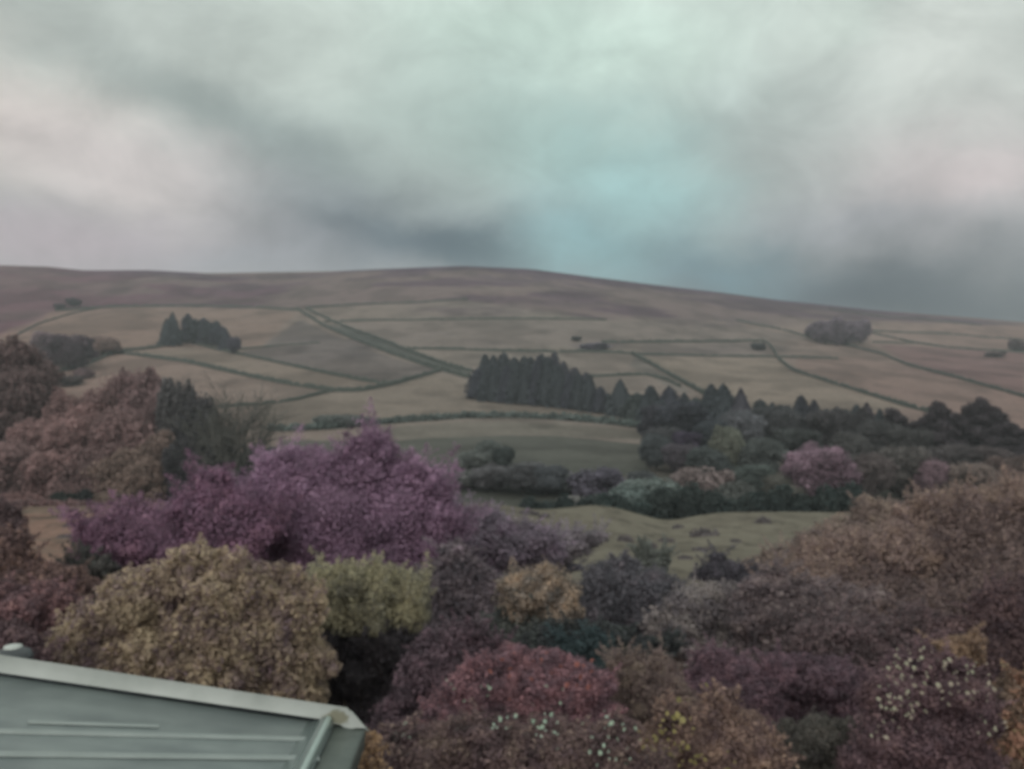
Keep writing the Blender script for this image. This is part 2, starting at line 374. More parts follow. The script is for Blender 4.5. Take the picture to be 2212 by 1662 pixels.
WALLS = [
    ([(120, 673), (250, 664), (400, 662), (560, 666), (645, 672)], 'long dark wall along the top edge of the left hand fields, under the moor', 2.0, 1.2),
    ([(640, 668), (700, 706), (770, 736), (850, 767), (920, 791), (960, 802), (1015, 819)], 'lower wall of the green lane running down the hill to the conifer block', 2.4, 1.5),
    ([(660, 668), (740, 706), (830, 739), (900, 768), (960, 789), (1020, 805)], 'upper wall of the green lane running down the hill to the conifer block', 2.2, 1.4),
    ([(662, 667), (760, 660), (900, 655), (1010, 648)], 'faint wall rising to the right from the head of the green lane', 1.7, 1.),
    ([(700, 697), (800, 694), (960, 692), (1100, 690), (1310, 692)], 'thin level wall between the moor and the pale strip of field below the summit', 1.6, .9),
    ([(870, 755), (1000, 757), (1100, 760), (1210, 762), (1300, 762), (1370, 766)], 'level wall passing just above the tops of the conifer block', 1.7, 1.),
    ([(1300, 742), (1400, 741), (1560, 740), (1645, 738), (1660, 742), (1670, 757), (1682, 778), (1712, 802), (1790, 827), (1880, 855), (1960, 880), (2030, 898)], 'long wall with a sharp corner, bending down the hill to the pine row', 2.1, 1.2),
    ([(1370, 767), (1500, 770), (1600, 772), (1700, 773), (1810, 776)], 'level wall along the top of the pale square field, crossing the cornered wall', 1.6, .9),
    ([(1365, 766), (1420, 797), (1480, 831), (1525, 856)], 'wall sloping down the left side of the pale square field', 2.4, 1.4),
    ([(1268, 816), (1330, 813), (1395, 811), (1440, 822), (1470, 838)], 'short wall right behind the conifer block, joining the sloping wall', 1.7, 1.),
    ([(1590, 693), (1700, 716), (1750, 731), (1850, 752), (1910, 768), (1960, 790), (2060, 816), (2150, 841), (2212, 859), (2300, 884)], 'long wall passing below the round clump and down to the right edge', 1.9, 1.1),
    ([(1870, 716), (1960, 720), (2040, 722), (2130, 730), (2260, 739)], 'wall running to the right from the middle of the round clump, nearly level', 1.6, .9),
    ([(1885, 721), (1950, 736), (1990, 744), (2030, 750)], 'short slanting wall between two level ones right of the round clump', 1.6, .9),
    ([(1885, 741), (1990, 743), (2050, 753), (2250, 765)], 'lowest of the walls running right from the foot of the round clump', 1.5, .8),
    ([(1790, 668), (1884, 683), (2000, 692), (2120, 704)], 'faint wall high on the right shoulder close under the skyline', 1.3, .8),
    ([(245, 762), (330, 774), (400, 783), (450, 795), (540, 815), (620, 831), (720, 847), (780, 847), (850, 833), (900, 818), (950, 803)], 'thick dark wall along the lower edge of the long pale wedge field', 2.2, 1.5),
    ([(245, 762), (300, 757), (345, 752), (385, 741)], 'short wall climbing from the tan round tree to the dark hill clump', 1.9, 1.2),
    ([(415, 742), (470, 757), (510, 765), (600, 785), (700, 807), (790, 825), (850, 832)], 'wall along the upper edge of the long pale wedge field', 1.8, 1.1),
    ([(470, 882), (560, 876), (640, 866), (690, 853), (718, 847)], 'curved wall from the bare tree up to the thick dark wall', 1.5, 1.),
    ([(510, 757), (600, 748), (690, 742)], 'faint broken wall crossing the rough grey field right of the hill clump', 1.1, .8),
    ([(20, 735), (80, 702), (150, 680), (206, 668)], 'wall along the slanting upper left edge of the fields', 1.3, .8),
    ([(45, 818), (150, 800), (200, 785), (245, 764)], 'wall rising from the left trees to the tan round tree', 1.8, 1.2),
]
for pl, lab, h, w in WALLS: wall(pl, lab, h * .85, w * .75)

# ------------------------------------------------------------------ foliage
KF = 2.0
DESAT = 0.40
def soft(c):
    g = sum(c) / 3.0; return tuple((v + (g - v) * DESAT) * w for v, w in zip(c, (1.02, .985, 1.02)))
def leaves_on(cen, nrm, size, aspect, jitter, rs, along=None):
    """one folded rhombus per point"""
    n = len(cen)
    nr = nrm + jitter * rs.normal(size=(n, 3)); nr /= np.linalg.norm(nr, axis=1)[:, None] + 1e-9
    t = along if along is not None else rs.normal(size=(n, 3))
    t = t - nr * (t * nr).sum(1)[:, None]; t /= np.linalg.norm(t, axis=1)[:, None] + 1e-9
    b = np.cross(nr, t); s = (size * np.clip(np.exp(.42 * rs.normal(size=n) - .05), .4, 2.3))[:, None]; aspect = aspect * (.7 + .6 * rs.random((n, 1)))
    fold = nr * s * .12
    V = np.stack([cen - t * s * .5, cen + b * s * aspect * .5 + fold, cen + t * s * .5, cen - b * s * aspect * .5 + fold], 1).reshape(-1, 3)
    Fq = np.arange(4 * n).reshape(-1, 4)
    return V, Fq
def ell_core(c, r, k=.8, m=12, nn=8):
    th = np.linspace(0, 2 * math.pi, m, endpoint=False); ph = np.linspace(0.05, math.pi - .05, nn)
    T, Ph = np.meshgrid(th, ph, indexing='ij')
    D = np.stack([np.cos(T) * np.sin(Ph), np.sin(T) * np.sin(Ph), np.cos(Ph)], -1)
    jit = k * (.8 + .2 * rng.random((m, nn, 1)))
    V = (np.asarray(c) + D * np.asarray(r) * jit).reshape(-1, 3); I = np.arange(m * nn).reshape(m, nn); J = np.roll(I, -1, 0)
    Fq = np.stack([I[:, :-1], J[:, :-1], J[:, 1:], I[:, 1:]], -1).reshape(-1, 4)
    return V, Fq
def sphere_dirs(n, rs):
    v = rs.normal(size=(n, 3)); return v / np.linalg.norm(v, axis=1)[:, None]
def crown_arrays(lobes, leaf, cover=1.4, aspect=.6, palette=None, sub=9, subk=.42, jitter=.55, up=.35, core=.74, seed=0, clump=.3, stretch=None, maxn=60000, rough=.12):
    """lobes: (centre, radii, palette) ; returns V, F, colour. Each lobe is broken into sub-lobes so the outline is uneven."""
    rs = np.random.default_rng(seed); Vs, Fs, Cs, o = [], [], [], 0; cents = []
    for c, r, pal in lobes:
        c, r = np.asarray(c, float), np.asarray(r, float); pal = np.asarray(pal, float)
        balls = []
        dirs = sphere_dirs(sub, rs)
        for dv in dirs:
            k = subk * (.7 + .6 * rs.random()); balls.append((c + dv * r * (1.02 - k * (.35 + .5 * rs.random())), r * k))
        balls.append((c, r * .86))
        if core:
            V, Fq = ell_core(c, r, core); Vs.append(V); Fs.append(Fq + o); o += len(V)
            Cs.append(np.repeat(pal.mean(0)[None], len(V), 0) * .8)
        for bi, (bc, br) in enumerate(balls):
            p = 1.6075; a, b2, c2 = br
            area = 4 * math.pi * (((a * b2) ** p + (a * c2) ** p + (b2 * c2) ** p) / 3) ** (1 / p)
            n = int(min(maxn, cover * (.75 if bi < sub else .9) * area / (aspect * .5 * leaf ** 2))); n = max(n, 12)
            dv = sphere_dirs(n, rs)
            # drop leaves buried in the whole lobe's middle
            pt = bc + dv * br * (1 + rough * rs.normal(size=(n, 1)) - .08 * rs.random((n, 1)) ** 2)
            q = np.linalg.norm((pt - c) / r, axis=1); keep = q > .62; pt, dv = pt[keep], dv[keep]
            if not len(pt): continue
            nv = dv / br * br.min(); nv /= np.linalg.norm(nv, axis=1)[:, None]; nv[:, 2] += up
            al = None
            if stretch is not None: al = np.asarray(stretch, float)[None] + .45 * rs.normal(size=(len(pt), 3))
            V, Fq = leaves_on(pt, nv, np.full(len(pt), leaf), aspect, jitter, rs, al)
            pick = rs.random(len(pt)); ball_v = 1 + clump * (rs.random() - .5)
            nzv = fbm(pt[:, 0] / (leaf * 4.5) + 31, pt[:, 1] / (leaf * 4.5) + 9, pt[:, 2] / (leaf * 4.5) + 5, 2)
            idx = np.clip(((pick * .2 + (.72 - nzv) * 1.45 - .12) * len(pal)), 0, len(pal) - 1).astype(int)
            cl = pal[idx] * (ball_v * (1 + .14 * (rs.random(len(pt)) - .5)))[:, None]
            Vs.append(V); Fs.append(Fq + o); o += len(V); Cs.append(np.repeat(cl, 4, 0)); cents.append(pt)
    return np.concatenate(Vs), np.concatenate(Fs), np.concatenate(Cs), np.concatenate(cents)
def PAL(*cs, k=1.0): return [lin(soft(c), KF * k) for c in cs]

# ---- tree prototypes of unit size: height 1, width 1, painted grey and tinted by the tree's own colour
UNIT = [(1.15, 1.15, 1.15), (1.0, 1.0, 1.0), (.86, .86, .86), (.7, .7, .7)]
def proto_broad(seed, low=.18, wide=1.0, trunk_h=.4):
    rs = np.random.default_rng(seed); lobes = [((0, 0, .54), (.40, .40, .43), UNIT)]
    for i in range(10):
        an = i * 2.4 + rs.random(); z = low + .2 + (.6 - low) * rs.random(); rr = .30 * (1.1 - abs(z - .5))
        lobes.append(((math.cos(an) * rr, math.sin(an) * rr, z), (.16 + .08 * rs.random(),) * 2 + (.15 + .07 * rs.random(),), UNIT))
    V, Fq, col, _ = crown_arrays(lobes, .034, 1.0, .65, sub=11, subk=.36, core=.72, seed=seed, rough=.15, clump=.55)
    parts = [tube([(0, 0, -.05), (.01, 0, .15), (-.01, .01, .35), (0, 0, .6)], [.035, .028, .022, .01], 6)]
    for i in range(4):
        an = i * 1.7 + seed; parts.append(tube([(0, 0, .22 + .05 * i), (.12 * math.cos(an), .12 * math.sin(an), .4 + .04 * i), (.28 * math.cos(an), .28 * math.sin(an), .58 + .04 * i)], [.014, .01, .004], 5))
    tv, tf = join(parts)
    return mesh_data('crown', V, Fq, col), mesh_data('trunk', tv, tf, smooth=True)
def proto_spruce(seed):
    rs = np.random.default_rng(seed); n = 2300
    t = rs.random(n) ** .75; z = .06 + .94 * t
    tier = (np.sin(z * 62 + seed) * .5 + .5)
    rad = .5 * (1 - t) ** (.42, .52, .64, .78)[seed % 4] * (.78 + .22 * tier) * (.55 + .6 * rs.random(n)) + .012
    an = rs.random(n) * 2 * math.pi; rad *= 1 + .18 * np.sin(an * 3 + seed) 
    inner = .55 + .45 * rs.random(n) ** .5; rad *= inner
    cen = np.stack([np.cos(an) * rad, np.sin(an) * rad, z - rad * .16], -1)
    out = np.stack([np.cos(an), np.sin(an), np.full(n, -.35)], -1); nrm = np.stack([np.cos(an) * .5, np.sin(an) * .5, np.full(n, .8)], -1)
    V, Fq = leaves_on(cen, nrm, .13 * (1.15 - .75 * t), .5, .3, rs, out)
    pal = np.array(UNIT); cl = pal[rs.integers(0, 4, n)] * (.85 + .3 * rs.random(n))[:, None]
    # inner cone
    k = 12; zz = np.array([.05, .3, .6, .9]); rr = np.array([.36, .34, .26, .09])
    cv, cf = tube(np.stack([0 * zz, 0 * zz, zz], -1), rr, k)
    # leader
    lv, lf = leaves_on(np.array([[0, 0, 1.0]] * 3), sphere_dirs(3, rs), np.full(3, .09), .25, .1, rs, np.tile([[0, 0, 1.]], (3, 1)))
    Va = np.concatenate([V, cv, lv]); Fa = np.concatenate([Fq, cf + len(V), lf + len(V) + len(cv)])
    ca = np.concatenate([np.repeat(cl, 4, 0), np.full((len(cv), 3), .75), np.full((len(lv), 3), .9)])
    tv, tf = tube([(0, 0, -.05), (0, 0, .5), (0, 0, .97)], [.03, .02, .004], 6)
    return mesh_data('crown', Va, Fa, ca), mesh_data('trunk', tv, tf, smooth=True)
def proto_pine(seed):
    rs = np.random.default_rng(seed); lobes = []
    for i in range(11):
        z = .17 + .75 * i / 10; an = i * 2.4 + rs.random(); rr = .27 * (1.15 - z) + .05
        lobes.append(((math.cos(an) * rr, math.sin(an) * rr, z), (.25 - .13 * (z - .4), .25 - .13 * (z - .4), .10 + .03 * rs.random()), UNIT))
    V, Fq, col, _ = crown_arrays(lobes, .05, 1.15, .55, sub=6, core=.72, seed=seed, rough=.18)
    parts = [tube([(0, 0, -.05), (.01, 0, .3), (-.012, .01, .6), (0, 0, .9)], [.03, .024, .018, .006], 6)]
    for c, r, _ in lobes: parts.append(tube([(0, 0, c[2] - .1), (c[0] * .6, c[1] * .6, c[2] - .04), (c[0], c[1], c[2])], [.011, .008, .003], 5))
    tv, tf = join(parts)
    return mesh_data('crown', V, Fq, col), mesh_data('trunk', tv, tf, smooth=True)
def proto_bush(seed):
    rs = np.random.default_rng(seed); lobes = [((0, 0, .42), (.42, .42, .46), UNIT)]
    for i in range(6):
        an = i * 1.05 + rs.random(); z = .25 + .4 * rs.random()
        lobes.append(((math.cos(an) * .28, math.sin(an) * .28, z), (.2, .2, .2 + .1 * rs.random()), UNIT))
    V, Fq, col, _ = crown_arrays(lobes, .07, 1.0, .65, sub=7, core=.75, seed=seed, rough=.13)
    tv, tf = join([tube([(0, 0, -.1), (.05 * math.cos(k), .05 * math.sin(k), .2), (.2 * math.cos(k), .2 * math.sin(k), .6)], [.03, .02, .006], 5) for k in (0, 2.1, 4.2)])
    return mesh_data('foliage', V, Fq, col), mesh_data('stem', tv, tf, smooth=True)
PROTO = {'broad': [proto_broad(s) for s in (11, 12, 13, 14, 15)], 'spruce': [proto_spruce(s) for s in (21, 22, 23, 24)],
         'pine': [proto_pine(s) for s in (31, 32, 33)], 'bush': [proto_bush(s) for s in (41, 42, 43, 44)]}
KIND = {'broad': ('broadleaf_tree', 'tree', 'crown', 'trunk'), 'spruce': ('spruce_tree', 'conifer', 'crown', 'trunk'),
        'pine': ('pine_tree', 'pine', 'crown', 'trunk'), 'bush': ('bush', 'bush', 'foliage', 'stem')}
cnt = {}
def plant(kind, px, base, top, wpx, c, label, group=None, kh=1.0, dmin=128):
    """base: distance in metres if under 500, else the foot's height in the survey frame"""
    if base < 500: d = float(base); x = (px - CX) / F * d; z = float(ground(x, d))
    else: x, d, z = hit(px, base, dmin)
    H = max(.6, (-(top - CY) / F * d - z)); W = wpx * d / F * (1.7 if kind == 'spruce' else 1.3)
    i = cnt[kind] = cnt.get(kind, 0) + 1
    nm, cat, cn, tn = KIND[kind]; cm, tm = PROTO[kind][i % len(PROTO[kind])] if not (group or '').startswith('spruces of') else PROTO[kind][(0, 3, 0, 3, 0)[i % 5]]
    r = empty(nm, (x, d, z - .1), label, cat, group); r.rotation_euler = (0, 0, i * 2.1); vs = np.random.default_rng(i * 7 + 3); W *= .9 + .2 * vs.random(); H *= .96 + .16 * vs.random() if kind == 'spruce' else 1; r.scale = (W, W * (.9 + .2 * vs.random()), H)
    o = obj(cn, cm, FOL, r); kh = kh * ((.62 if d > 168 or d < 127 else .84) if sum(c) < 262 else .95); o.color = lin(soft(c), KF * kh) + (1,)
    obj(tn, tm, BARK, r)
    return r
DARK, DKG, DKB = (68, 80, 84), (70, 84, 80), (70, 76, 88)
ordn = ['first', 'second', 'third', 'fourth', 'fifth', 'sixth', 'seventh', 'eighth', 'ninth', 'tenth', 'eleventh', 'twelfth', 'thirteenth', 'fourteenth', 'fifteenth', 'sixteenth', 'seventeenth', 'eighteenth', 'nineteenth', 'twentieth']
# the conifer block on the hill: a front row along its lower edge and a back row
front = [(1032, 862, 790, 34), (1052, 866, 778, 36), (1072, 868, 785, 34), (1094, 870, 776, 36), (1116, 872, 782, 36), (1138, 874, 775, 36), (1160, 876, 778, 36), (1182, 878, 776, 38), (1206, 880, 788, 36), (1230, 883, 800, 36), (1254, 886, 806, 36), (1276, 889, 816, 36), (1296, 892, 838, 32)]
back = [(1042, 845, 768, 30), (1064, 846, 771, 32), (1087, 846, 768, 30), (1110, 847, 768, 34), (1130, 848, 766, 32), (1152, 849, 768, 32), (1174, 850, 770, 32), (1196, 852, 772, 34), (1220, 856, 786, 32), (1245, 860, 796, 32), (1268, 866, 808, 32)]
jr = np.random.default_rng(99)
for i, (px, b, t, w) in enumerate(front): plant('spruce', px + jr.uniform(-5, 5), b, t + jr.uniform(-4, 12), w * jr.uniform(.75, 1.05), DARK if i % 3 else DKB, f'dark spruce in the hillside block, {ordn[i]} from left along its lower edge', 'spruces of the hillside block')
for i, (px, b, t, w) in enumerate(back): plant('spruce', px + jr.uniform(-6, 6), b, t + jr.uniform(-5, 6), w * jr.uniform(.85, 1.15), (76, 80, 90) if i > 6 else DARK, f'dark spruce in the hillside block, {ordn[i]} from left in its back row', 'spruces of the hillside block')
T = plant
G1 = 'conifers of the dark hill clump on the left'
T('spruce', 360, 748, 686, 24, DARK, 'tall conifer at the left end of the dark hill clump, beyond a gap', G1)
T('spruce', 373, 746, 678, 32, DARK, 'tall rounded conifer just left of the gap in the dark hill clump', G1)
T('pine', 405, 742, 682, 32, DKB, 'tall tree just right of the gap in the dark hill clump', G1)
T('broad', 421, 743, 688, 34, DARK, 'second tree right of the gap in the dark hill clump', G1)
T('spruce', 440, 745, 690, 26, DKB, 'third tree right of the gap in the dark hill clump, pointed', G1)
T('broad', 457, 749, 693, 34, DARK, 'fourth tree right of the gap in the dark hill clump', G1)
T('broad', 473, 754, 704, 32, DKB, 'fifth tree right of the gap in the dark hill clump, lower', G1)
T('spruce', 487, 757, 714, 22, DKB, 'small pointed tree near the low right end of the dark hill clump', G1)
T('broad', 505, 765, 728, 26, (78, 76, 92), 'smallest purplish tree ending the dark hill clump on the right', G1)
G2 = 'trees of the round clump high on the right'
for px, b, t, w, l in [(1763, 738, 694, 40, 'leftmost purple grey tree of the round clump on the right shoulder'), (1783, 744, 691, 42, 'second tree from the left in the round clump on the right shoulder'),
                       (1808, 747, 687, 40, 'tallest middle tree of the round clump on the right shoulder'), (1833, 747, 692, 40, 'tree right of the tallest in the round clump on the right shoulder'),
                       (1856, 742, 692, 38, 'rightmost purple grey tree of the round clump on the right shoulder')]:
    T('broad', px, b, t, w, (98, 88, 98), l, G2)
G3 = 'trees and bushes along the left field edge'
T('broad', 98, 768, 714, 50, (102, 84, 88), 'upright brown tree behind the round purple tree on the left', G3)
T('broad', 150, 800, 722, 84, (96, 78, 86), 'big round purple tree at the left field edge', G3)
T('broad', 118, 792, 742, 60, (92, 76, 82), 'lower purple tree leaning on the big round purple one', G3)
T('broad', 222, 768, 724, 58, (122, 100, 88), 'tan round tree where two walls meet on the left', G3)
T('bush', 140, 832, 806, 62, (98, 82, 78), 'low brown bush below the big round purple tree', G3)
T('bush', 182, 818, 793, 34, (104, 80, 80), 'small reddish bush on the slope below the tan round tree', G3)
T('bush', 158, 662, 642, 26, (78, 74, 78), 'small dark bush alone on the moor edge at left', G3)
T('bush', 128, 668, 654, 20, (84, 78, 80), 'tiny dark bush just left of the lone moor edge bush', G3)
T('broad', -10, 165, 730, 190, (96, 76, 72), 'tall brown tree cut by the left edge, upper one', G3)
T('broad', 30, 150, 785, 140, (92, 74, 70), 'brown tree just below the tall one at the left edge', G3)
# the big brown wood on the left
BR, BR2, BR3 = (118, 90, 84), (110, 86, 81), (104, 82, 79); G4 = 'rusty brown trees of the left wood'
for k, px, d, t, w, c, l in [('broad', 20, 150, 872, 130, BR2, 'rusty tree at the left end of the brown wood, cut by the edge'), ('broad', 180, 140, 850, 130, BR, 'tall rusty tree on the left shoulder of the brown wood'),
        ('broad', 238, 142, 812, 120, BR2, 'high rusty tree left of the topmost one in the brown wood'), ('broad', 300, 142, 798, 120, BR3, 'topmost tree of the brown wood'), ('broad', 352, 138, 835, 90, BR3, 'tree at the right end of the brown wood beside the dark trees'),
        ('broad', 100, 132, 900, 150, BR, 'broad rusty tree in the middle left of the brown wood'), ('broad', 180, 128, 900, 140, BR, 'broad rusty tree below the left shoulder of the brown wood'),
        ('broad', 270, 128, 880, 150, BR2, 'broad tree under the topmost one in the brown wood'), ('broad', 345, 124, 930, 100, (104, 88, 76), 'olive brown tree low at the right end of the brown wood'),
        ('broad', 40, 124, 945, 140, BR2, 'low rusty tree at the left edge of the brown wood'), ('broad', 125, 121, 970, 130, BR, 'low rusty tree in the front row, second from the left edge'),
        ('broad', 205, 120, 965, 130, BR2, 'low rusty tree in the front row, third from the left edge'), ('broad', 290, 119, 965, 130, (110, 92, 78), 'low tree in the front row beside the dark trees')]:
    T(k, px, d, t, w, c, l, G4)
DKG0, DARK0 = DKG, DARK; DKG, DARK = (78, 80, 78), (76, 78, 80)
G5 = 'dark ivy-clad trees beside the brown wood'
for k, px, d, t, w, c, l in [('broad', 388, 128, 822, 74, DKG, 'tallest dark tree right beside the brown wood'), ('broad', 425, 126, 842, 84, DARK, 'dark tree second from the brown wood'), ('broad', 462, 126, 905, 76, DKG, 'dark tree under the bare branches'),
        ('broad', 515, 126, 965, 66, DARK, 'low dark tree right of the bare tree trunk'), ('broad', 405, 119, 930, 76, DARK, 'dark tree standing in front of the tallest dark one'), ('broad', 455, 118, 965, 80, DKG, 'low dark tree in front of the bare tree'),
        ('broad', 566, 124, 955, 70, (70, 84, 80), 'dark tree next to the purple shrub, at the right end of the dark group')]:
    T(k, px, d, t, w, c, l, G5)
DKG, DARK = DKG0, DARK0
G6 = 'dark bushes at the foot of the brown wood'
T('bush', 136, 112, 1052, 46, (56, 66, 60), 'small dark green bush at the foot of the brown wood, left one', G6)
T('bush', 190, 112, 1050, 36, (54, 62, 60), 'small dark green bush at the foot of the brown wood, right one', G6)
T('bush', 232, 112, 1056, 50, (104, 88, 74), 'small olive bush at the foot of the brown wood', G6)
T('bush', 30, 112, 1058, 90, (116, 84, 78), 'low reddish bush at the foot of the wood by the left edge', G6)
# the valley wood on the right, back to front
G7 = 'conifers in the upper part of the valley wood'
for px, d, t, w, c, l in [(1312, 300, 850, 34, DKG, 'short green conifer just right of the hillside block'), (1340, 292, 825, 44, DARK, 'pointed conifer alone between the block and the valley wood'), (1376, 282, 848, 44, DKG, 'conifer left of the first tall pair in the valley wood'),
        (1405, 268, 836, 46, DARK, 'left tree of the first tall pair of conifers in the valley wood'), (1445, 262, 838, 52, DKB, 'right tree of the first tall pair of conifers in the valley wood'), (1478, 250, 850, 50, DARK, 'conifer filling the dip after the first tall pair'),
        (1505, 236, 866, 60, DKG, 'greener conifer in the dip before the second tall group'), (1536, 232, 834, 44, DARK, 'first pointed conifer of the second tall group'), (1562, 228, 836, 56, DARK, 'second conifer of the second tall group, broad topped'),
        (1600, 226, 842, 54, (80, 80, 90), 'third conifer of the second tall group, rounded purple top'), (1642, 220, 860, 40, DARK, 'lone pointed conifer right of the second tall group'), (1730, 205, 856, 44, (66, 72, 80), 'sharpest dark conifer spire in the middle of the valley wood'),
        (1758, 205, 864, 46, (72, 74, 82), 'blunt conifer immediately right of the sharpest spire'), (1872, 200, 870, 52, (78, 72, 80), 'tall dark conifer between the spires and the pine row'), (1808, 200, 888, 50, (76, 76, 80), 'lower conifer between the blunt one and the tall dark one'),
        (1425, 236, 868, 56, DARK, 'dark conifer in front of the first tall pair'), (1462, 224, 880, 60, DKG, 'dark conifer below the dip in the valley wood skyline'), (1570, 214, 880, 60, DARK, 'dark conifer in front of the second tall group')]:
    T('spruce', px, d, t, w, c, l, G7)
for px, d, t, w, l in [(1686, 206, 884, 40, 'small pointed conifer halfway between the lone one and the sharpest spire'), (1668, 212, 878, 34, 'thin conifer close behind the lone pointed one'), (1706, 208, 890, 30, 'thin conifer close left of the sharpest spire'), (1785, 204, 880, 36, 'thin conifer right of the blunt one'),
                       (1826, 202, 892, 34, 'small pointed conifer left of the tall dark one'), (1850, 201, 884, 36, 'pointed conifer touching the tall dark one on its left'), (1900, 198, 888, 40, 'pointed conifer between the tall dark one and the pine row')]:
    T('spruce', px, d, t, w, DARK, l, G7)
G8 = 'dark pines in the row at the right'
for px, d, t, w, l in [(1932, 196, 882, 58, 'first pine at the left end of the right hand pine row'), (1985, 192, 906, 64, 'second pine from the left in the pine row'), (2030, 190, 874, 66, 'third pine from the left in the pine row'), (2070, 188, 892, 66, 'fourth pine from the left in the pine row'),
                     (2108, 186, 866, 70, 'tall fifth pine of the pine row, above the tan shrub'), (2150, 184, 884, 70, 'sixth pine of the pine row, round topped'), (2186, 180, 912, 56, 'last low pine ending the row at the right')]:
    T('pine', px, d, t, w, (78, 72, 76), l, G8)
G9 = 'broadleaf trees of the valley wood'
for k, px, d, t, w, c, l in [('broad', 1432, 205, 872, 78, (74, 76, 84), 'dusky tree at the left corner of the valley wood'), ('broad', 1482, 200, 866, 96, (70, 76, 84), 'dusky tree second from the left corner of the valley wood'), ('broad', 1598, 188, 882, 84, (86, 92, 94), 'pale grey round tree under the second tall group'),
        ('broad', 1665, 195, 876, 90, (74, 80, 80), 'dark round tree below the lone pointed conifer'), ('broad', 1700, 190, 882, 84, (76, 80, 80), 'dark tree in front of the sharpest spire'), ('broad', 1775, 190, 884, 90, (80, 80, 80), 'dark round tree behind the pink tree'),
        ('broad', 1838, 190, 884, 84, (80, 80, 80), 'dark round tree right of and behind the pink tree'), ('broad', 1905, 182, 905, 84, (78, 80, 78), 'dark tree in front of the first pine'), ('broad', 1965, 178, 925, 90, (80, 82, 78), 'dark tree in front of the second pine'),
        ('broad', 1440, 180, 920, 80, (80, 84, 84), 'grey tree above the pale green bush'), ('broad', 1488, 170, 930, 60, (78, 70, 90), 'narrow purple dark tree left of the yellow green tree'), ('broad', 1566, 160, 922, 70, (94, 102, 84), 'yellow green upright tree in the valley wood'),
        ('broad', 1640, 160, 945, 96, (78, 88, 82), 'green round tree right of the yellow green tree'), ('broad', 1530, 158, 965, 80, (72, 84, 80), 'low dark green tree left of the yellow green tree'), ('broad', 1620, 142, 1000, 100, (74, 88, 80), 'low green tree in front, between the yellow green and pink trees'),
        ('broad', 1690, 138, 1025, 80, (92, 94, 82), 'olive low tree at the left foot of the pink tree'), ('broad', 1775, 138, 962, 128, (116, 92, 104), 'conspicuous pink mauve tree at the front of the valley wood'), ('broad', 1880, 138, 975, 84, (92, 84, 80), 'brown grey round tree right of the pink tree'),
        ('broad', 1945, 140, 965, 96, (84, 82, 76), 'dark olive tree behind the tan shrub, second right of the pink tree'), ('broad', 2018, 136, 988, 72, (108, 86, 92), 'small pink round tree above the tan shrub'), ('broad', 2090, 134, 998, 110, (104, 92, 82), 'low tan olive tree above the tan shrub at right'),
        ('broad', 2180, 140, 985, 90, (100, 84, 76), 'brown low tree under the last pine'),
        ('broad', 1418, 168, 935, 60, (70, 80, 80), 'dark tree at the vertical left edge of the valley wood, above the stream bushes'), ('broad', 1470, 164, 958, 76, (82, 78, 84), 'dusky low tree behind the tan domed tree'), ('broad', 1545, 172, 905, 84, (66, 76, 80), 'dark tall tree behind the yellow green tree'),
        ('broad', 1725, 170, 925, 84, (74, 82, 78), 'dark green tree at the left shoulder of the pink tree'), ('broad', 1830, 165, 935, 80, (80, 82, 78), 'dark tree at the right shoulder of the pink tree'), ('broad', 2060, 168, 960, 100, (82, 78, 76), 'dark low tree under the middle of the pine row'), ('broad', 2140, 166, 965, 90, (84, 76, 74), 'dark low tree under the right part of the pine row')]:
    T(k, px, d, t, w, c, l, G9)
G10 = 'bushes and small trees along the stream'
for k, px, d, t, w, c, l in [('bush', 1415, 131, 1020, 110, (98, 116, 106), 'pale green rounded bush by the stream'), ('bush', 1452, 121, 1062, 60, (110, 126, 114), 'smallest pale bush in front of the pale green rounded one'), ('bush', 1365, 128, 1042, 80, (84, 104, 96), 'green bush left of the pale green rounded bush'),
        ('bush', 1515, 134, 998, 108, (110, 98, 92), 'tan domed tree right of the pale green bush'), ('bush', 1290, 142, 1000, 110, (84, 82, 94), 'purple grey bush in the middle of the stream bushes'), ('bush', 1212, 146, 1022, 76, (88, 98, 92), 'grey green bush left of the purple grey one'),
        ('bush', 1240, 126, 1066, 60, (112, 114, 106), 'low whitish bush at the stream edge'), ('bush', 1310, 126, 1060, 70, (70, 84, 78), 'low dark bush right of the whitish one'), ('broad', 1130, 144, 995, 100, (80, 84, 84), 'dark thicket tree, right one of the grey pair'),
        ('broad', 1180, 142, 1004, 70, (74, 82, 84), 'dark narrow thicket tree beside the grey pair'), ('broad', 1070, 146, 1004, 84, (86, 88, 88), 'grey thicket tree, left one of the grey pair'), ('bush', 1000, 150, 1010, 96, (90, 96, 90), 'grey green bush above the right end of the purple shrub'),
        ('bush', 935, 155, 1002, 90, (88, 98, 92), 'grey green bush behind the purple shrub'), ('broad', 1055, 178, 948, 46, (84, 96, 88), 'dark thorn tree alone on the green bank'), ('bush', 1088, 172, 960, 46, (68, 82, 76), 'small dark bush right of the lone thorn tree'),
        ('bush', 1025, 170, 968, 54, (90, 100, 92), 'small green bush left of the lone thorn tree'), ('bush', 1390, 150, 1010, 60, (78, 86, 86), 'dark bush behind the pale green bush'), ('bush', 1580, 128, 1035, 90, (84, 92, 84), 'green bush right of the tan domed tree')]:
    T(k, px, d, t, w, c, l, G10)
G11 = 'lone bushes on the hill'
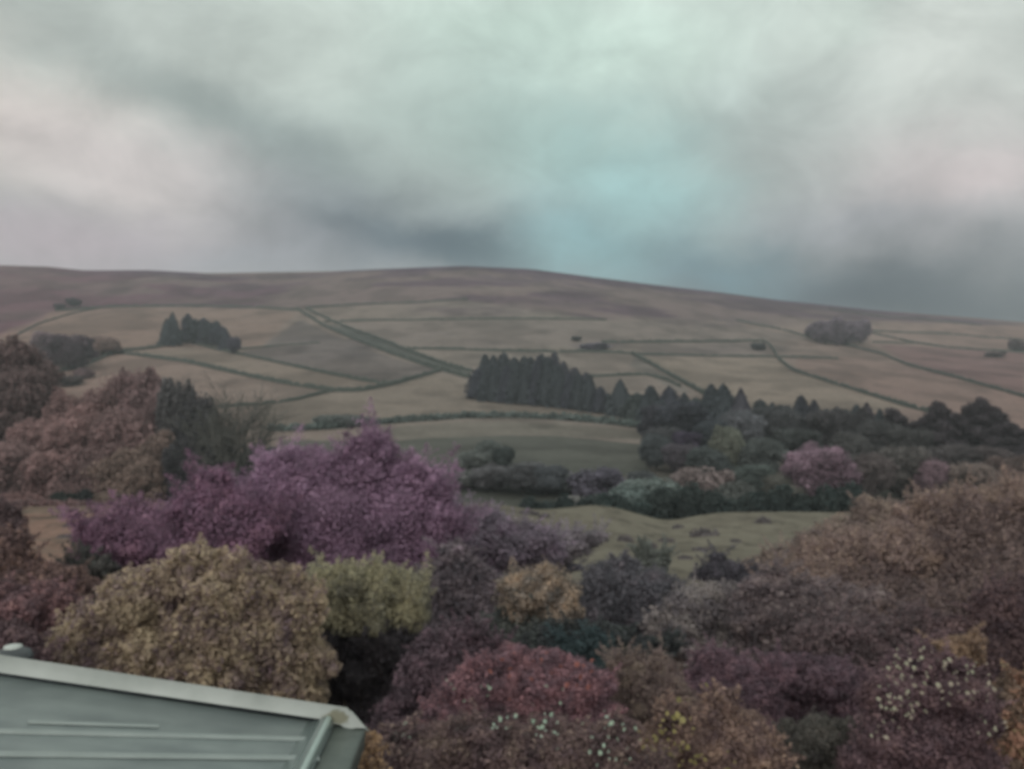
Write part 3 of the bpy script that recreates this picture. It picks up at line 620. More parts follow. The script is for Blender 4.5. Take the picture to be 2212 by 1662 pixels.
for px, b, t, w, c, l in [(1638, 757, 738, 30, (78, 86, 86), 'dark bush inside the sharp corner of the long wall'), (1245, 737, 725, 20, (76, 88, 86), 'tiny dark bush left of the purple scrub'), (1285, 756, 738, 56, (88, 86, 100), 'purple scrub patch at the end of the cornered wall'),
        (2196, 758, 730, 30, (92, 76, 78), 'brown bush by the right edge of the picture'), (2150, 772, 758, 34, (98, 84, 82), 'low brown bush below the walls on the right'), (705, 925, 892, 46, (88, 100, 92), 'first grey green bush on the curved hedge'),
        (750, 922, 890, 60, (86, 96, 90), 'second grey green bush on the curved hedge, widest'), (792, 918, 898, 30, (82, 92, 88), 'third and smallest bush on the curved hedge')]:
    T('bush', px, b, t, w, c, l, G11)
print('trees', cnt)

# bare tree between the dark trees and the fields
def bare_tree(px, d, top, label, seed):
    rs = np.random.default_rng(seed); x = (px - CX) / F * d; z = float(ground(x, d)); H = -(top - CY) / F * d - z
    parts = [[], []]
    def grow(p, dv, ln, r, lev):
        pts = [p]; 
        for i in range(4):
            dv = dv + .16 * rs.normal(size=3) + np.array([0, 0, .04]); dv /= np.linalg.norm(dv); pts.append(pts[-1] + dv * ln / 4)
        parts[0 if lev == 0 else 1].append(tube(pts, np.linspace(r, r * .55, 5), 6 if lev < 2 else 4))
        if lev < 4:
            for i in range(4 if lev else 5):
                q = pts[2 + (i % 3)]; nd = dv + .75 * rs.normal(size=3) * np.array([1, 1, .55]) + np.array([0, 0, .25]); nd /= np.linalg.norm(nd)
                grow(q, nd, ln * (.62 + .15 * rs.random()), max(r * .52, .035), lev + 1)
    grow(np.zeros(3), np.array([0, 0, 1.]), H * .42, H * .019, 0)
    r = empty('bare_tree', (x, d, z - .1), label, 'tree', 'bare trees beside the dark trees')
    for nm, p in zip(('trunk', 'branches'), parts):
        v, f = join(p); obj(nm, mesh_data(nm, v, f, smooth=True), mat_bare, r)
mat_bare = mat_noise('grey_bark', (.06, .062, .058), (.12, .115, .108), 6)
bare_tree(505, 118, 792, 'leafless tree with fine spreading branches beside the dark trees', 3)
bare_tree(552, 119, 838, 'thinner leafless tree right of the taller leafless one', 8)
bare_tree(470, 118, 812, 'leafless tree partly behind the dark trees', 5)

# hedges as strings of small lobes
def hedge(pl, hpx, pal, label, leafpx=7, group=None, dmin=128, wk=.9, name='hedge', dd=None):
    if dd is None: x, y = drape(pl, 6, dmin)
    else:
        p = np.asarray(pl, float); t = np.linspace(0, 1, max(4, int(abs(p[-1, 0] - p[0, 0]) / 10))); px = np.interp(t, np.linspace(0, 1, len(p)), p[:, 0])
        y = np.interp(px, p[:, 0], p[:, 1]) if dd == 'abs' else np.full(len(px), float(dd)); x = (px - CX) / F * y
    s = np.concatenate([[0], np.cumsum(np.hypot(np.diff(x), np.diff(y)))]); dm = float(np.mean(y)); h = hpx * dm / F
    n = max(3, int(s[-1] / (h * .7))); t = np.linspace(0, s[-1], n); x = np.interp(t, s, x); y = np.interp(t, s, y); z = ground(x, y)
    o = np.array([x[n // 2], y[n // 2], z[n // 2]]); lobes = []
    for i in range(n):
        k = .8 + .4 * rng.random(); lobes.append((np.array([x[i], y[i], z[i] + h * .4 * k]) - o + rng.normal(size=3) * h * .06, (h * wk * .62, h * wk * .62, h * .62 * k), pal))
    V, Fq, col, _ = crown_arrays(lobes, leafpx * dm / F, 1.0, .65, sub=5, core=.8, seed=n)
    return tag(obj(name, mesh_data(name, V, Fq, col), FOL, loc=o), label, 'hedge', group)
hedge([(585, 932), (700, 929), (800, 919), (900, 911), (1000, 904), (1100, 902), (1200, 906), (1300, 915), (1395, 926)], 13, PAL((66, 84, 76), (74, 90, 82), (60, 76, 70)), 'dark curved hedge across the middle of the lower hill')
hedge([(1140, 113), (1200, 113), (1310, 112)], 42, PAL((52, 70, 66), (60, 76, 72), k=.55), 'low dark hedge along the stream bank, left and shorter one', dd='abs')
hedge([(1430, 111.5), (1500, 112), (1600, 113), (1700, 113), (1840, 112)], 64, PAL((52, 70, 66), (60, 76, 70), (46, 62, 58), k=.55), 'dark hedge along the stream bank under the valley wood', dd='abs', leafpx=8)
hedge([(-60, 107), (60, 107), (250, 108), (420, 109)], 13, PAL((112, 84, 80), (98, 76, 72)), 'low reddish hedge behind the small field at left', dd='abs')
hedge([(1300, 110.5), (1360, 110), (1420, 111)], 40, PAL((60, 82, 76), (56, 74, 68), k=.6), 'low green hedge between the two dark stream hedges', dd='abs')

# ------------------------------------------------------------------ garden and near shrubs
STEM = mat_noise('shrub_stem', (.05, .04, .036), (.11, .09, .08), 14)
SHRUBS = {}
def shrub(name, label, d, lobes, pals, leafpx, cover=1.25, aspect=.6, group=None, sub=18, core=.76, jitter=.34, up=.3, stretch=None, clump=.5, sprays=None, rough=.1, cat='shrub', depth=.85, seed=None, subk=.3, stems=4, stem_mat=None, grow=2, plume=.75):
    """lobes: (px, py, rx, ry[, palette index[, extra distance]]) as surveyed from the window, at distance d"""
    cx = np.mean([l[0] for l in lobes]); x = (cx - CX) / F * d; z = float(ground(x, d)); base = np.array([x, d, z])
    r = empty(name, base, label, cat, group); L3 = []
    seed = seed or int(cx + d * 10); rs0 = np.random.default_rng(seed + 5); more = []
    for l in lobes:
        for _ in range(grow):
            an = rs0.uniform(-2.6, 2.6) - math.pi / 2; q = rs0.uniform(.85, 1.1); kk = rs0.uniform(.28, .48)
            more.append((l[0] + math.cos(an) * l[2] * q, l[1] + math.sin(an) * l[3] * q, l[2] * kk, l[3] * kk * rs0.uniform(.8, 1.3), l[4] if len(l) > 4 else 0, l[5] if len(l) > 5 else 0))
    for l in list(lobes) + more:
        dd = d + (l[5] if len(l) > 5 else 0); k = dd / F
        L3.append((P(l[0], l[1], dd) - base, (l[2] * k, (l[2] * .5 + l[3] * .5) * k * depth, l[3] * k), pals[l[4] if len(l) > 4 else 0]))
    leafpx = leafpx * .58; rough = rough * 1.25
    if sprays is None: sprays = (int(12 + sum(l[2] * l[3] for l in lobes) / 330), 42, 0, .3)
    V, Fq, col, cents = crown_arrays(L3, leafpx * d / F, cover, aspect, sub=sub, core=core, jitter=jitter, up=up, stretch=stretch, seed=seed, clump=clump, rough=rough, subk=subk)
    if sprays:
        rs = np.random.default_rng(seed + 1); n, ln, pi, droop = sprays; ln = ln * d / F; k = leafpx * d / F
        Vs, Fs, Cs, o = [V], [Fq], [col], len(V); pal = np.asarray(pals[pi])
        for i in range(n):
            c, rr, lp = L3[rs.integers(0, len(L3))]; c = np.asarray(c); rr = np.asarray(rr)
            dv = sphere_dirs(1, rs)[0]; dv[2] = abs(dv[2]) * .9 + .1
            if dv[1] > .5: dv[1] *= -1
            p = c + dv * rr * .85; v = dv * np.array([1, 1, .6]) + np.array([0, 0, .75 if plume < 1 else 1.05]) + .25 * rs.normal(size=3); v /= np.linalg.norm(v)
            m = 26; pts = []; l1 = ln * (.6 + .8 * rs.random())
            for j in range(m): pts.append(p.copy()); p = p + v * l1 / m; v = v + np.array([0, 0, -droop / m]) + .03 * rs.normal(size=3)
            nq = 4 if plume < 1 else 9; pts = np.repeat(np.array(pts), nq, 0); tt = np.repeat(np.linspace(0, 1, m), nq)
            pts = pts + rs.normal(size=pts.shape) * k * (plume * (1 - tt) ** .7 + .12)[:, None]
            vv, ff = leaves_on(pts, rs.normal(size=pts.shape) + [0, -.3, .5], k * (1.0 - .45 * tt) * (1 if plume < 1 else 1.35), aspect * (1 if plume < 1 else .6), .4, rs, np.tile(v, (len(pts), 1)) + (.6 if plume < 1 else .3) * rs.normal(size=pts.shape))
            cl = np.asarray(lp)[rs.integers(0, len(lp), len(pts))] * ((.8 + .45 * rs.random() if plume < 1 else .55 + .8 * rs.random()) + .15 * rs.random(len(pts)))[:, None]
            Vs.append(vv); Fs.append(ff + o); o += len(vv); Cs.append(np.repeat(cl, 4, 0))
        V, Fq, col = np.concatenate(Vs), np.concatenate(Fs), np.concatenate(Cs)
    obj('foliage', mesh_data('foliage', V, Fq, col), FOL, r)
    parts = []; rs = np.random.default_rng(seed + 2)
    for i in range(stems):
        c, rr, _ = L3[i % len(L3)]; e = np.asarray(c) + np.array([0, 0, .1 * rr[2]]); b = np.array([rs.normal() * .12 + .25 * e[0], rs.normal() * .12, -.2])
        mdp = b * .5 + e * .5 + rs.normal(size=3) * .12; t = .02 + .004 * d * .3
        parts.append(tube([b, b * .75 + mdp * .25, mdp, e], [t, t * .85, t * .6, t * .25], 6))
    v, f = join(parts); obj('stem', mesh_data('stem', v, f, smooth=True), stem_mat or STEM, r)
    SHRUBS[label] = (r, base, cents)
    return r
# --- left side
shrub('shrub', 'dark brown shrub beside the small field, cut by the left edge', 24, [(-6, 1135, 50, 46), (-60, 1150, 90, 80), (24, 1150, 32, 34)], [PAL((92, 72, 70), (80, 64, 64), (70, 56, 58))], 9, grow=0)
shrub('shrub', 'rusty brown shrub at the left edge, above the reddish dome', 16, [(30, 1250, 80, 52), (120, 1262, 66, 44), (-30, 1235, 80, 80), (50, 1225, 36, 26)], [PAL((112, 86, 70), (98, 76, 68), (84, 66, 62), (70, 56, 56), k=1.1)], 10, grow=1)
shrub('shrub', 'small dark green shrub between rusty and magenta foliage at left', 17, [(205, 1232, 45, 26), (165, 1225, 30, 18)], [PAL((62, 66, 60), (72, 72, 66), (54, 56, 54))], 10)
shrub('shrub', 'reddish domed shrub at the left edge above the white roof', 12, [(60, 1315, 100, 52), (-10, 1320, 80, 60), (110, 1330, 46, 40)], [PAL((112, 80, 76), (98, 70, 70), (80, 60, 62), (68, 52, 56), k=1.2)], 11)
shrub('shrub', 'dusky brown shrub between the reddish dome and the roof corner', 9.5, [(20, 1400, 70, 54), (-50, 1410, 90, 70)], [PAL((92, 72, 70), (80, 62, 64), (66, 54, 56), k=1.2)], 12)
# --- purple shrubs
PU = PAL((124, 94, 116), (117, 89, 111), (108, 82, 104), (96, 77, 94), k=1.12); MG = PAL((120, 84, 102), (110, 76, 98), (98, 70, 90), (80, 60, 76), k=1.05)
shrub('purple_shrub', 'large purple shrub with upright feathery plumes in the middle left', 20, [(720, 1085, 170, 105), (850, 1095, 120, 90), (600, 1110, 110, 90), (715, 1045, 90, 56), (610, 1055, 46, 50), (800, 1045, 56, 56), (900, 1160, 90, 70), (800, 1190, 150, 60), (930, 1210, 70, 60), (650, 1190, 90, 60), (920, 1060, 50, 45)],
      [PU], 10, 1.0, .5, sprays=(190, 78, 0, .6), rough=.16, stem_mat=PALEBARK, stems=7, grow=1, plume=2.3, jitter=.8)
shrub('purple_shrub', 'lower magenta shrub joining the left flank of the purple one', 18.5, [(340, 1150, 120, 72), (470, 1120, 90, 70), (270, 1185, 60, 55), (400, 1200, 130, 60), (520, 1160, 70, 70), (240, 1215, 40, 40)], [MG], 10, 1.0, .5, sprays=(90, 80, 0, .6), rough=.16, plume=1.8)
shrub('shrub', 'loose purple grey shrub falling away right of the purple plumes', 24, [(1040, 1150, 80, 55), (1110, 1175, 80, 50), (980, 1170, 60, 60), (1010, 1230, 70, 60)], [PAL((108, 92, 108), (98, 88, 98), (84, 78, 86), (70, 66, 74), k=1.25)], 9, sprays=(70, 60, 0, .4), rough=.2)
shrub('shrub', 'thin grey mauve shrub against the near field', 30, [(1170, 1180, 70, 40), (1230, 1175, 50, 30), (1120, 1205, 60, 40)], [PAL((104, 98, 104), (94, 90, 92), (82, 80, 82), k=1.3)], 8, .9, sprays=(50, 40, 0, .3), rough=.22)
# --- yellow shrub, clipped conifer
YE = PAL((138, 125, 90), (130, 117, 86), (122, 108, 84), (110, 95, 84), (96, 80, 82), k=1.06)
yb = np.random.default_rng(21); YL = [(430, 1370, 230, 120, 0, .35), (300, 1440, 150, 90, 0, .35), (560, 1430, 140, 130, 0, .35), (450, 1520, 200, 90, 0, .35)]
for k in range(500):
    x, y = yb.uniform(95, 715), yb.uniform(1180, 1530); top = np.interp(x, [95, 130, 180, 250, 330, 430, 520, 600, 680, 725], [1450, 1370, 1312, 1248, 1203, 1172, 1182, 1212, 1245, 1300])
    rr = yb.uniform(42, 64)
    if y < top + rr * .8 or x > 725 - rr or any(math.hypot(x - b[0], y - b[1]) < 52 for b in YL[4:]): continue
    dm = np.clip(((x - 420) / 330) ** 2 + ((y - 1450) / 290) ** 2, 0, 1); YL.append((max(x, 90 + rr), y, rr, rr * .9, 0, -1.15 * math.sqrt(1 - dm) + .2))
shrub('variegated_shrub', 'big rounded yellow leaved shrub just beyond the white roof', 11, YL,
      [YE], 15, 1.0, .5, sub=8, subk=.4, jitter=.6, rough=.09, clump=.4, core=.76, sprays=(230, 32, 0, .2), grow=0)
rr_ = np.random.default_rng(5)
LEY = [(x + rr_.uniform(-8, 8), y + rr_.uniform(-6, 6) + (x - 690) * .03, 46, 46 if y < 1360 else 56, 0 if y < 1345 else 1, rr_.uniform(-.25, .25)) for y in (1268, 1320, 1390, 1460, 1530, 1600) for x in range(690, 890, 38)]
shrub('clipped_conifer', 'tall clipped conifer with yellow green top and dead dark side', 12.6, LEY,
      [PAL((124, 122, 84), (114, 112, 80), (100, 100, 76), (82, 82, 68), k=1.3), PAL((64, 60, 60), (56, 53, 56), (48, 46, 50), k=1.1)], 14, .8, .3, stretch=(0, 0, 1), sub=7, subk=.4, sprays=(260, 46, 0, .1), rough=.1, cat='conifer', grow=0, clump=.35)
shrub('shrub', 'dark purple brown shrub between clipped conifer and red flowers', 10.6, [(960, 1440, 70, 80), (910, 1500, 70, 80), (1010, 1400, 60, 60), (880, 1590, 80, 90), (940, 1560, 70, 60)], [PAL((88, 66, 74), (76, 60, 66), (62, 50, 56), (52, 44, 48), k=1.3)], 11, rough=.15)
# --- middle shrubs
shrub('shrub', 'mauve brown shrub immediately right of the clipped conifer', 17, [(985, 1270, 75, 70), (960, 1350, 70, 80), (1050, 1330, 80, 80), (1060, 1400, 80, 60), (1020, 1400, 90, 60)], [PAL((94, 82, 88), (84, 76, 78), (70, 64, 68), (58, 56, 60), k=1.3)], 10, sprays=(60, 50, 0, .4), rough=.2)
shrub('shrub', 'golden topped shrub with dark green base in the middle', 16, [(1180, 1270, 62, 52), (1205, 1310, 44, 50), (1130, 1290, 60, 55), (1160, 1370, 80, 60, 1), (1120, 1400, 70, 60, 1), (1210, 1400, 50, 50, 1)], [PAL((138, 118, 88), (120, 106, 84), (100, 92, 78), (78, 76, 68), k=1.25), PAL((74, 80, 72), (62, 70, 64), (52, 58, 56), k=1.25)], 10, rough=.15)
shrub('shrub', 'dark rounded shrub right of the golden topped one', 19, [(1340, 1280, 90, 66), (1420, 1300, 66, 66), (1300, 1340, 60, 60), (1380, 1360, 90, 66), (1340, 1400, 80, 50)], [PAL((84, 80, 84), (72, 72, 76), (62, 64, 68), (52, 54, 58), k=1.25)], 9, rough=.15, sprays=(40, 36, 0, .2))
shrub('shrub', 'small dark shrub between two pale ones at the edge of the near field', 27, [(1560, 1240, 50, 34), (1600, 1255, 40, 28)], [PAL((78, 76, 84), (68, 68, 74), (58, 58, 64))], 8)
shrub('shrub', 'dark tangled patch on the near field above the golden topped shrub', 40, [(1190, 1218, 40, 9), (1225, 1228, 34, 9)], [PAL((66, 64, 72), (58, 58, 64))], 8)
shrub('shrub', 'greenish small shrub on the near field, centre', 34, [(1415, 1215, 34, 26), (1390, 1200, 18, 22)], [PAL((92, 102, 90), (82, 90, 82))], 7, sprays=(24, 30, 0, .2))
shrub('shrub', 'grey green billowing shrub in the centre right middle ground', 18, [(1530, 1310, 90, 52), (1480, 1365, 90, 50), (1620, 1350, 90, 52), (1560, 1400, 120, 60)], [PAL((112, 106, 98), (98, 94, 88), (82, 78, 78), (66, 64, 66), k=1.4)], 9, sub=12, rough=.14)
shrub('shrub', 'grey brown shrub between the grey green one and the tan hedge tree', 17, [(1690, 1320, 110, 66), (1780, 1350, 110, 70), (1850, 1330, 90, 60), (1680, 1400, 100, 50), (1660, 1270, 60, 34)], [PAL((106, 96, 90), (94, 82, 80), (78, 70, 70), (62, 58, 60), k=1.3)], 9, sub=12, rough=.15)
shrub('shrub', 'yellowish grey shrubs row end against the near field on the right', 30, [(1760, 1215, 110, 54), (1680, 1250, 100, 44), (1850, 1180, 100, 66), (1920, 1160, 80, 70), (1600, 1285, 70, 36), (1800, 1260, 120, 60)], [PAL((126, 112, 92), (112, 98, 86), (94, 82, 78))], 8, sprays=(60, 34, 0, .2), rough=.15)
# --- tall tan mass on the right
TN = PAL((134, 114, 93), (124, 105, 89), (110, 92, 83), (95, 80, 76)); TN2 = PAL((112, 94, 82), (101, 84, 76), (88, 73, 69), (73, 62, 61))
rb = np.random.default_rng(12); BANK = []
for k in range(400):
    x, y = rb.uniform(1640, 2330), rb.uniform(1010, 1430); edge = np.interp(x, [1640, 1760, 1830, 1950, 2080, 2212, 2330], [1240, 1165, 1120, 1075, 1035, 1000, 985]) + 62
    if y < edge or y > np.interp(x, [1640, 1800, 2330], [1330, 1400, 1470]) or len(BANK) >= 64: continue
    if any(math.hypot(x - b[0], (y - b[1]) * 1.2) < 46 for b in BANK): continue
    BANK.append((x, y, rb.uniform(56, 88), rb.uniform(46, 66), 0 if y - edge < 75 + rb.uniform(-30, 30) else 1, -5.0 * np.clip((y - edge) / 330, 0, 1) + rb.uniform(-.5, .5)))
shrub('overgrown_shrub', 'huge tan shrub rising to the right edge', 20, BANK, [TN, TN2], 11, .85, .5, sub=9, subk=.34, sprays=(420, 56, 0, .2), rough=.2, stems=8, grow=0, clump=.3)
shrub('shrub', 'dusky shrub with pale twigs below the huge tan one', 14.5, [(1820, 1390, 110, 62), (1930, 1400, 110, 66), (1880, 1440, 120, 60), (1790, 1430, 80, 50)], [PAL((96, 80, 76), (86, 70, 70), (70, 60, 60), (60, 54, 54), k=1.25)], 10, rough=.16, sub=12)
shrub('shrub', 'reddish brown shrub at the right edge below the huge tan one', 13, [(2150, 1410, 110, 90), (2060, 1400, 80, 60), (2220, 1380, 90, 130), (2210, 1480, 80, 80)], [PAL((98, 76, 72), (88, 68, 66), (72, 56, 58), (60, 48, 52), k=1.15)], 11, rough=.15, sub=12)
shrub('shrub', 'golden sprig topping the white flowered bush', 11, [(2060, 1400, 36, 26), (2100, 1415, 30, 22), (2085, 1390, 24, 20)], [PAL((128, 104, 74), (116, 94, 70), (98, 80, 65))], 12)
# --- front border
shrub('shrub', 'plum red domed shrub, smooth and close leaved', 10, [(1590, 1500, 108, 88), (1610, 1570, 100, 90), (1500, 1500, 90, 50), (1560, 1450, 70, 42)], [PAL((100, 74, 80), (88, 66, 74), (74, 58, 66), (60, 50, 56), k=1.3)], 8, sub=6, rough=.05, subk=.3)
shrub('shrub', 'purple shrub right of the plum red dome', 11, [(1770, 1470, 86, 56), (1820, 1510, 60, 56), (1740, 1520, 60, 60)], [PAL((92, 70, 76), (78, 60, 68), (64, 52, 58), k=1.2)], 10)
shrub('shrub', 'dark green low shrub with pale upright stems beside the plum dome', 8.6, [(1770, 1610, 80, 60), (1830, 1640, 60, 60), (1730, 1650, 70, 50)], [PAL((78, 76, 66), (66, 66, 58), (54, 54, 50), k=1.2)], 14, .9, .22, stretch=(0, 0, 1), sprays=(50, 50, 0, .2))
shrub('shrub', 'teal green shrub behind the red flowers', 12.5, [(1245, 1410, 46, 34), (1295, 1420, 40, 34), (1270, 1440, 50, 26)], [PAL((56, 80, 80), (50, 70, 71), (46, 60, 62), k=.8)], 11)
shrub('shrub', 'black green shrub behind the teal green one', 14, [(1190, 1400, 70, 40), (1310, 1385, 60, 36), (1390, 1420, 60, 40)], [PAL((58, 66, 62), (50, 56, 56), (44, 48, 50))], 11)
shrub('shrub', 'olive brown wispy shrub between teal shrub and plum dome', 9.6, [(1400, 1490, 70, 60), (1370, 1460, 40, 40), (1440, 1530, 60, 60)], [PAL((104, 92, 76), (92, 78, 70), (74, 62, 60), k=1.3)], 11, .9, .3, sprays=(60, 50, 0, .3), rough=.2)
shrub('red_flowered_shrub', 'dusky red shrub with orange red flower tips', 9, [(1140, 1480, 110, 66), (1050, 1500, 90, 64), (1235, 1490, 76, 60), (1130, 1545, 150, 60), (980, 1540, 70, 50), (1100, 1440, 60, 40)], [PAL((124, 84, 86), (108, 74, 78), (90, 66, 72), (72, 56, 62), k=1.3)], 11, 1.1, .45, sprays=(60, 34, 0, .1), rough=.15)
shrub('shrub', 'brown olive bush with dead twigs along the bottom edge', 7, [(930, 1640, 110, 74), (1060, 1615, 120, 70), (1200, 1620, 110, 60), (1100, 1680, 200, 70), (840, 1660, 70, 60), (1300, 1620, 80, 56), (1340, 1680, 90, 50)], [PAL((104, 88, 74), (92, 74, 68), (76, 60, 60), (58, 50, 48), k=1.3)], 14, 1.1, .4, sprays=(120, 46, 0, .5), rough=.18, sub=12)
shrub('yellow_flowered_shrub', 'orange brown shrub carrying flat yellow flower heads', 7.6, [(1500, 1590, 100, 80), (1580, 1610, 100, 76), (1430, 1640, 80, 70), (1640, 1660, 70, 54), (1520, 1670, 130, 60)], [PAL((132, 108, 84), (117, 94, 78), (100, 80, 71), (82, 64, 62))], 12, 1.1, .5, rough=.14, sub=12)
shrub('white_flowered_bush', 'wine brown bush covered with small white blossoms', 8, [(1950, 1490, 80, 70), (2040, 1490, 80, 56), (1920, 1580, 76, 80), (2010, 1590, 100, 80), (1985, 1430, 44, 34), (1890, 1650, 70, 60), (2000, 1670, 120, 60), (2110, 1540, 50, 60)], [PAL((102, 78, 76), (90, 68, 70), (76, 58, 62), (60, 48, 54), k=1.2)], 11, 1.0, .45, sprays=(50, 36, 0, .2), rough=.18, sub=12)
shrub('shrub', 'mustard and orange leaved shrub in the bottom right corner', 8.4, [(2160, 1600, 76, 76), (2210, 1530, 60, 70), (2120, 1665, 110, 50), (2220, 1650, 70, 60)], [PAL((124, 106, 66), (132, 94, 68), (98, 80, 62), (72, 62, 56))], 14, .95, .55, rough=.16)
shrub('shrub', 'small orange leaved sprig beside the roof end', 5.0, [(800, 1600, 14, 22), (790, 1645, 18, 26), (812, 1670, 20, 24)], [PAL((150, 120, 76), (124, 100, 68), (92, 74, 60))], 16, .8, .5, core=0, sub=5)

# ---- flowers: one head is a ring of petals round an eye
def flower_mesh(name, size, col, eye, flat=.35, petals=6):
    V, Fq, Cc = [], [], []
    for i in range(petals):
        a = i * 2 * math.pi / petals; t = np.array([math.cos(a), math.sin(a), 0]); b = np.array([-math.sin(a), math.cos(a), 0]); k = len(V)
        V += [t * .06 + [0, 0, 0], t * .3 + b * .2 + [0, 0, flat * .35], t * .52 + [0, 0, flat * .15], t * .3 - b * .2 + [0, 0, flat * .35]]; Fq.append((k, k + 1, k + 2, k + 3)); Cc += [col] * 4
    k = len(V)
    for i in range(6): a = i * math.pi / 3; V.append(np.array([.12 * math.cos(a), .12 * math.sin(a), flat * .25])); Cc.append(eye)
    V.append(np.array([0, 0, flat * .45])); Cc.append(eye)
    tri = [(k + i, k + (i + 1) % 6, k + 6) for i in range(6)]
    return mesh_data(name, np.array(V) * size, [np.array(Fq), np.array(tri)], np.array(Cc))
def place_flowers(key, spots, me, name, spread=12, tilt=.7, seed=0):
    """put a flower on the leaf nearest to each surveyed spot, on the side towards the light"""
    r, base, cents = SHRUBS[key]; rs = np.random.default_rng(seed); W = cents + base
    px = CX + F * W[:, 0] / W[:, 1]; py = CY - F * W[:, 2] / W[:, 1]
    for i, (sx, sy) in enumerate(spots):
        e = np.hypot(px - sx, py - sy); m = e < spread
        k = np.argmin(np.where(m, W[:, 1], 1e9)) if m.any() else np.argmin(e)
        o = obj(name, me, FOL, r, tuple(cents[k] + np.array([-.06 * (r.location.x) / 10, -.07, .05]))); s = .6 + .8 * rs.random()
        o.scale = (s, s, s); o.rotation_euler = (R(48) + tilt * rs.normal() * .5, tilt * rs.normal() * .5, rs.random() * 6)
WH = lin((192, 194, 172)); 
wf = flower_mesh('blossom', .026, WH, lin((190, 190, 140)))
z5 = lambda u, v: (1811 + u * .18826, 1349 + v * .18826)      # survey sheet of the white bush
spots = [z5(*p) for p in [(640, 262), (1000, 260), (990, 360), (690, 370), (680, 400), (585, 430), (600, 460), (640, 460), (660, 510), (665, 545), (740, 505), (770, 435), (850, 400), (940, 430), (945, 450), (860, 480), (700, 610), (755, 570), (830, 570), (800, 610), (930, 590), (985, 590), (1045, 530), (1055, 580), (1190, 405), (1220, 420), (1270, 445), (1300, 480), (1245, 490), (1340, 510), (1440, 515), (1450, 535), (1490, 535), (1520, 480), (1570, 480), (1620, 460), (1580, 540), (1290, 575), (1240, 545), (550, 655), (580, 690), (500, 700), (540, 570), (425, 740), (410, 800), (500, 795), (540, 810), (600, 830), (640, 850), (935, 670), (925, 690), (1090, 695), (1030, 680), (1350, 680), (1465, 720), (800, 745), (840, 740), (950, 745), (1235, 755), (1410, 800), (1490, 810), (1540, 770), (1640, 770), (1680, 730), (1780, 745), (1680, 810), (1730, 815), (470, 895), (550, 910), (400, 965), (740, 900), (800, 930), (950, 920), (940, 960), (690, 965), (495, 990), (545, 1020), (570, 1030), (600, 1090), (700, 1075), (800, 1020), (830, 1030), (810, 1085), (910, 995), (970, 1065), (1235, 910), (1570, 1065), (1715, 1170), (1720, 1240), (1720, 1275), (1805, 1185), (1870, 1220), (1930, 1290), (465, 1150), (370, 1240), (435, 1285), (670, 1195), (650, 1250)]]
place_flowers('wine brown bush covered with small white blossoms', spots, wf, 'blossom', 14, seed=2)
def specks(key, spots, n, size, col, name):
    r, base, cents = SHRUBS[key]; rs = np.random.default_rng(n); W = cents + base; px = CX + F * W[:, 0] / W[:, 1]; py = CY - F * W[:, 2] / W[:, 1]; pts = []
    for i in range(n):
        sx, sy = spots[rs.integers(0, len(spots))]; e = np.hypot(px - sx - rs.normal() * 16, py - sy - rs.normal() * 14); m = e < 14
        k = np.argmin(np.where(m, W[:, 1], 1e9)) if m.any() else np.argmin(e); pts.append(cents[k] + [0, -.05, .03])
    V, Fq = leaves_on(np.array(pts), np.tile([[0, -.6, .6]], (n, 1)), np.full(n, size), .8, .5, rs)
    o = obj(name, mesh_data(name, V, Fq, np.tile(col, (len(V), 1))), FOL, r); o['kind'] = 'stuff'
specks('wine brown bush covered with small white blossoms', spots, 170, .026, lin((176, 166, 152)), 'petals')
rf = flower_mesh('flower', .052, lin((168, 112, 104)), lin((146, 94, 88)), flat=.8)
z4 = lambda u, v: (1011.6 + u * .3049, 1382.5 + v * .3049)
place_flowers('dusky red shrub with orange red flower tips', [z4(*p) for p in [(605, 115), (510, 130), (770, 145), (915, 145), (440, 125), (685, 190), (810, 240), (600, 210), (630, 185), (310, 240), (420, 265), (730, 300), (770, 335), (910, 220), (275, 460), (870, 320), (350, 80), (280, 210), (130, 205), (40, 205), (770, 190), (840, 260), (700, 260), (200, 150), (560, 170)]], rf, 'flower', 16, seed=3)
wb = flower_mesh('white_flower', .030, lin((186, 206, 188)), lin((190, 200, 160)))
place_flowers('brown olive bush with dead twigs along the bottom edge', [z4(*p) for p in [(270, 575), (370, 550), (430, 560), (540, 545), (580, 540), (460, 615), (540, 620), (800, 575), (1000, 560), (1020, 575), (870, 680), (1130, 620), (1220, 625), (1055, 685), (1030, 730), (885, 780), (920, 775), (910, 820), (1140, 800), (1170, 835), (1060, 865), (600, 765), (1230, 725), (1160, 900), (965, 765)]] + [(855, 1577), (872, 1580), (885, 1585), (868, 1570)], wb, 'white_flower', 16, seed=4)
place_flowers('dusky red shrub with orange red flower tips', [z4(*p) for p in [(520, 325), (545, 322), (680, 320), (685, 350), (640, 465), (680, 465), (140, 385), (150, 400), (50, 375), (105, 438), (10, 415)]] + [(964, 1462), (974, 1470), (982, 1480), (988, 1490), (1000, 1505), (945, 1520)], wb, 'white_flower', 16, seed=5)
yf = flower_mesh('flower_head', .045, lin((170, 162, 116)), lin((150, 138, 92)), flat=.15, petals=8)
place_flowers('orange brown shrub carrying flat yellow flower heads', [z4(*p) for p in [(1665, 303), (1470, 405), (1510, 408), (1545, 412), (1360, 665), (1340, 655), (1300, 700), (1430, 695), (1330, 780), (1350, 825), (1410, 820), (1450, 815), (1480, 830), (1450, 880), (1500, 870), (1560, 800), (1590, 905), (1640, 890), (1820, 880), (1850, 890), (1470, 600), (1430, 545), (1380, 465), (1530, 810), (1700, 900)]], yf, 'flower_head', 18, tilt=.4, seed=6)

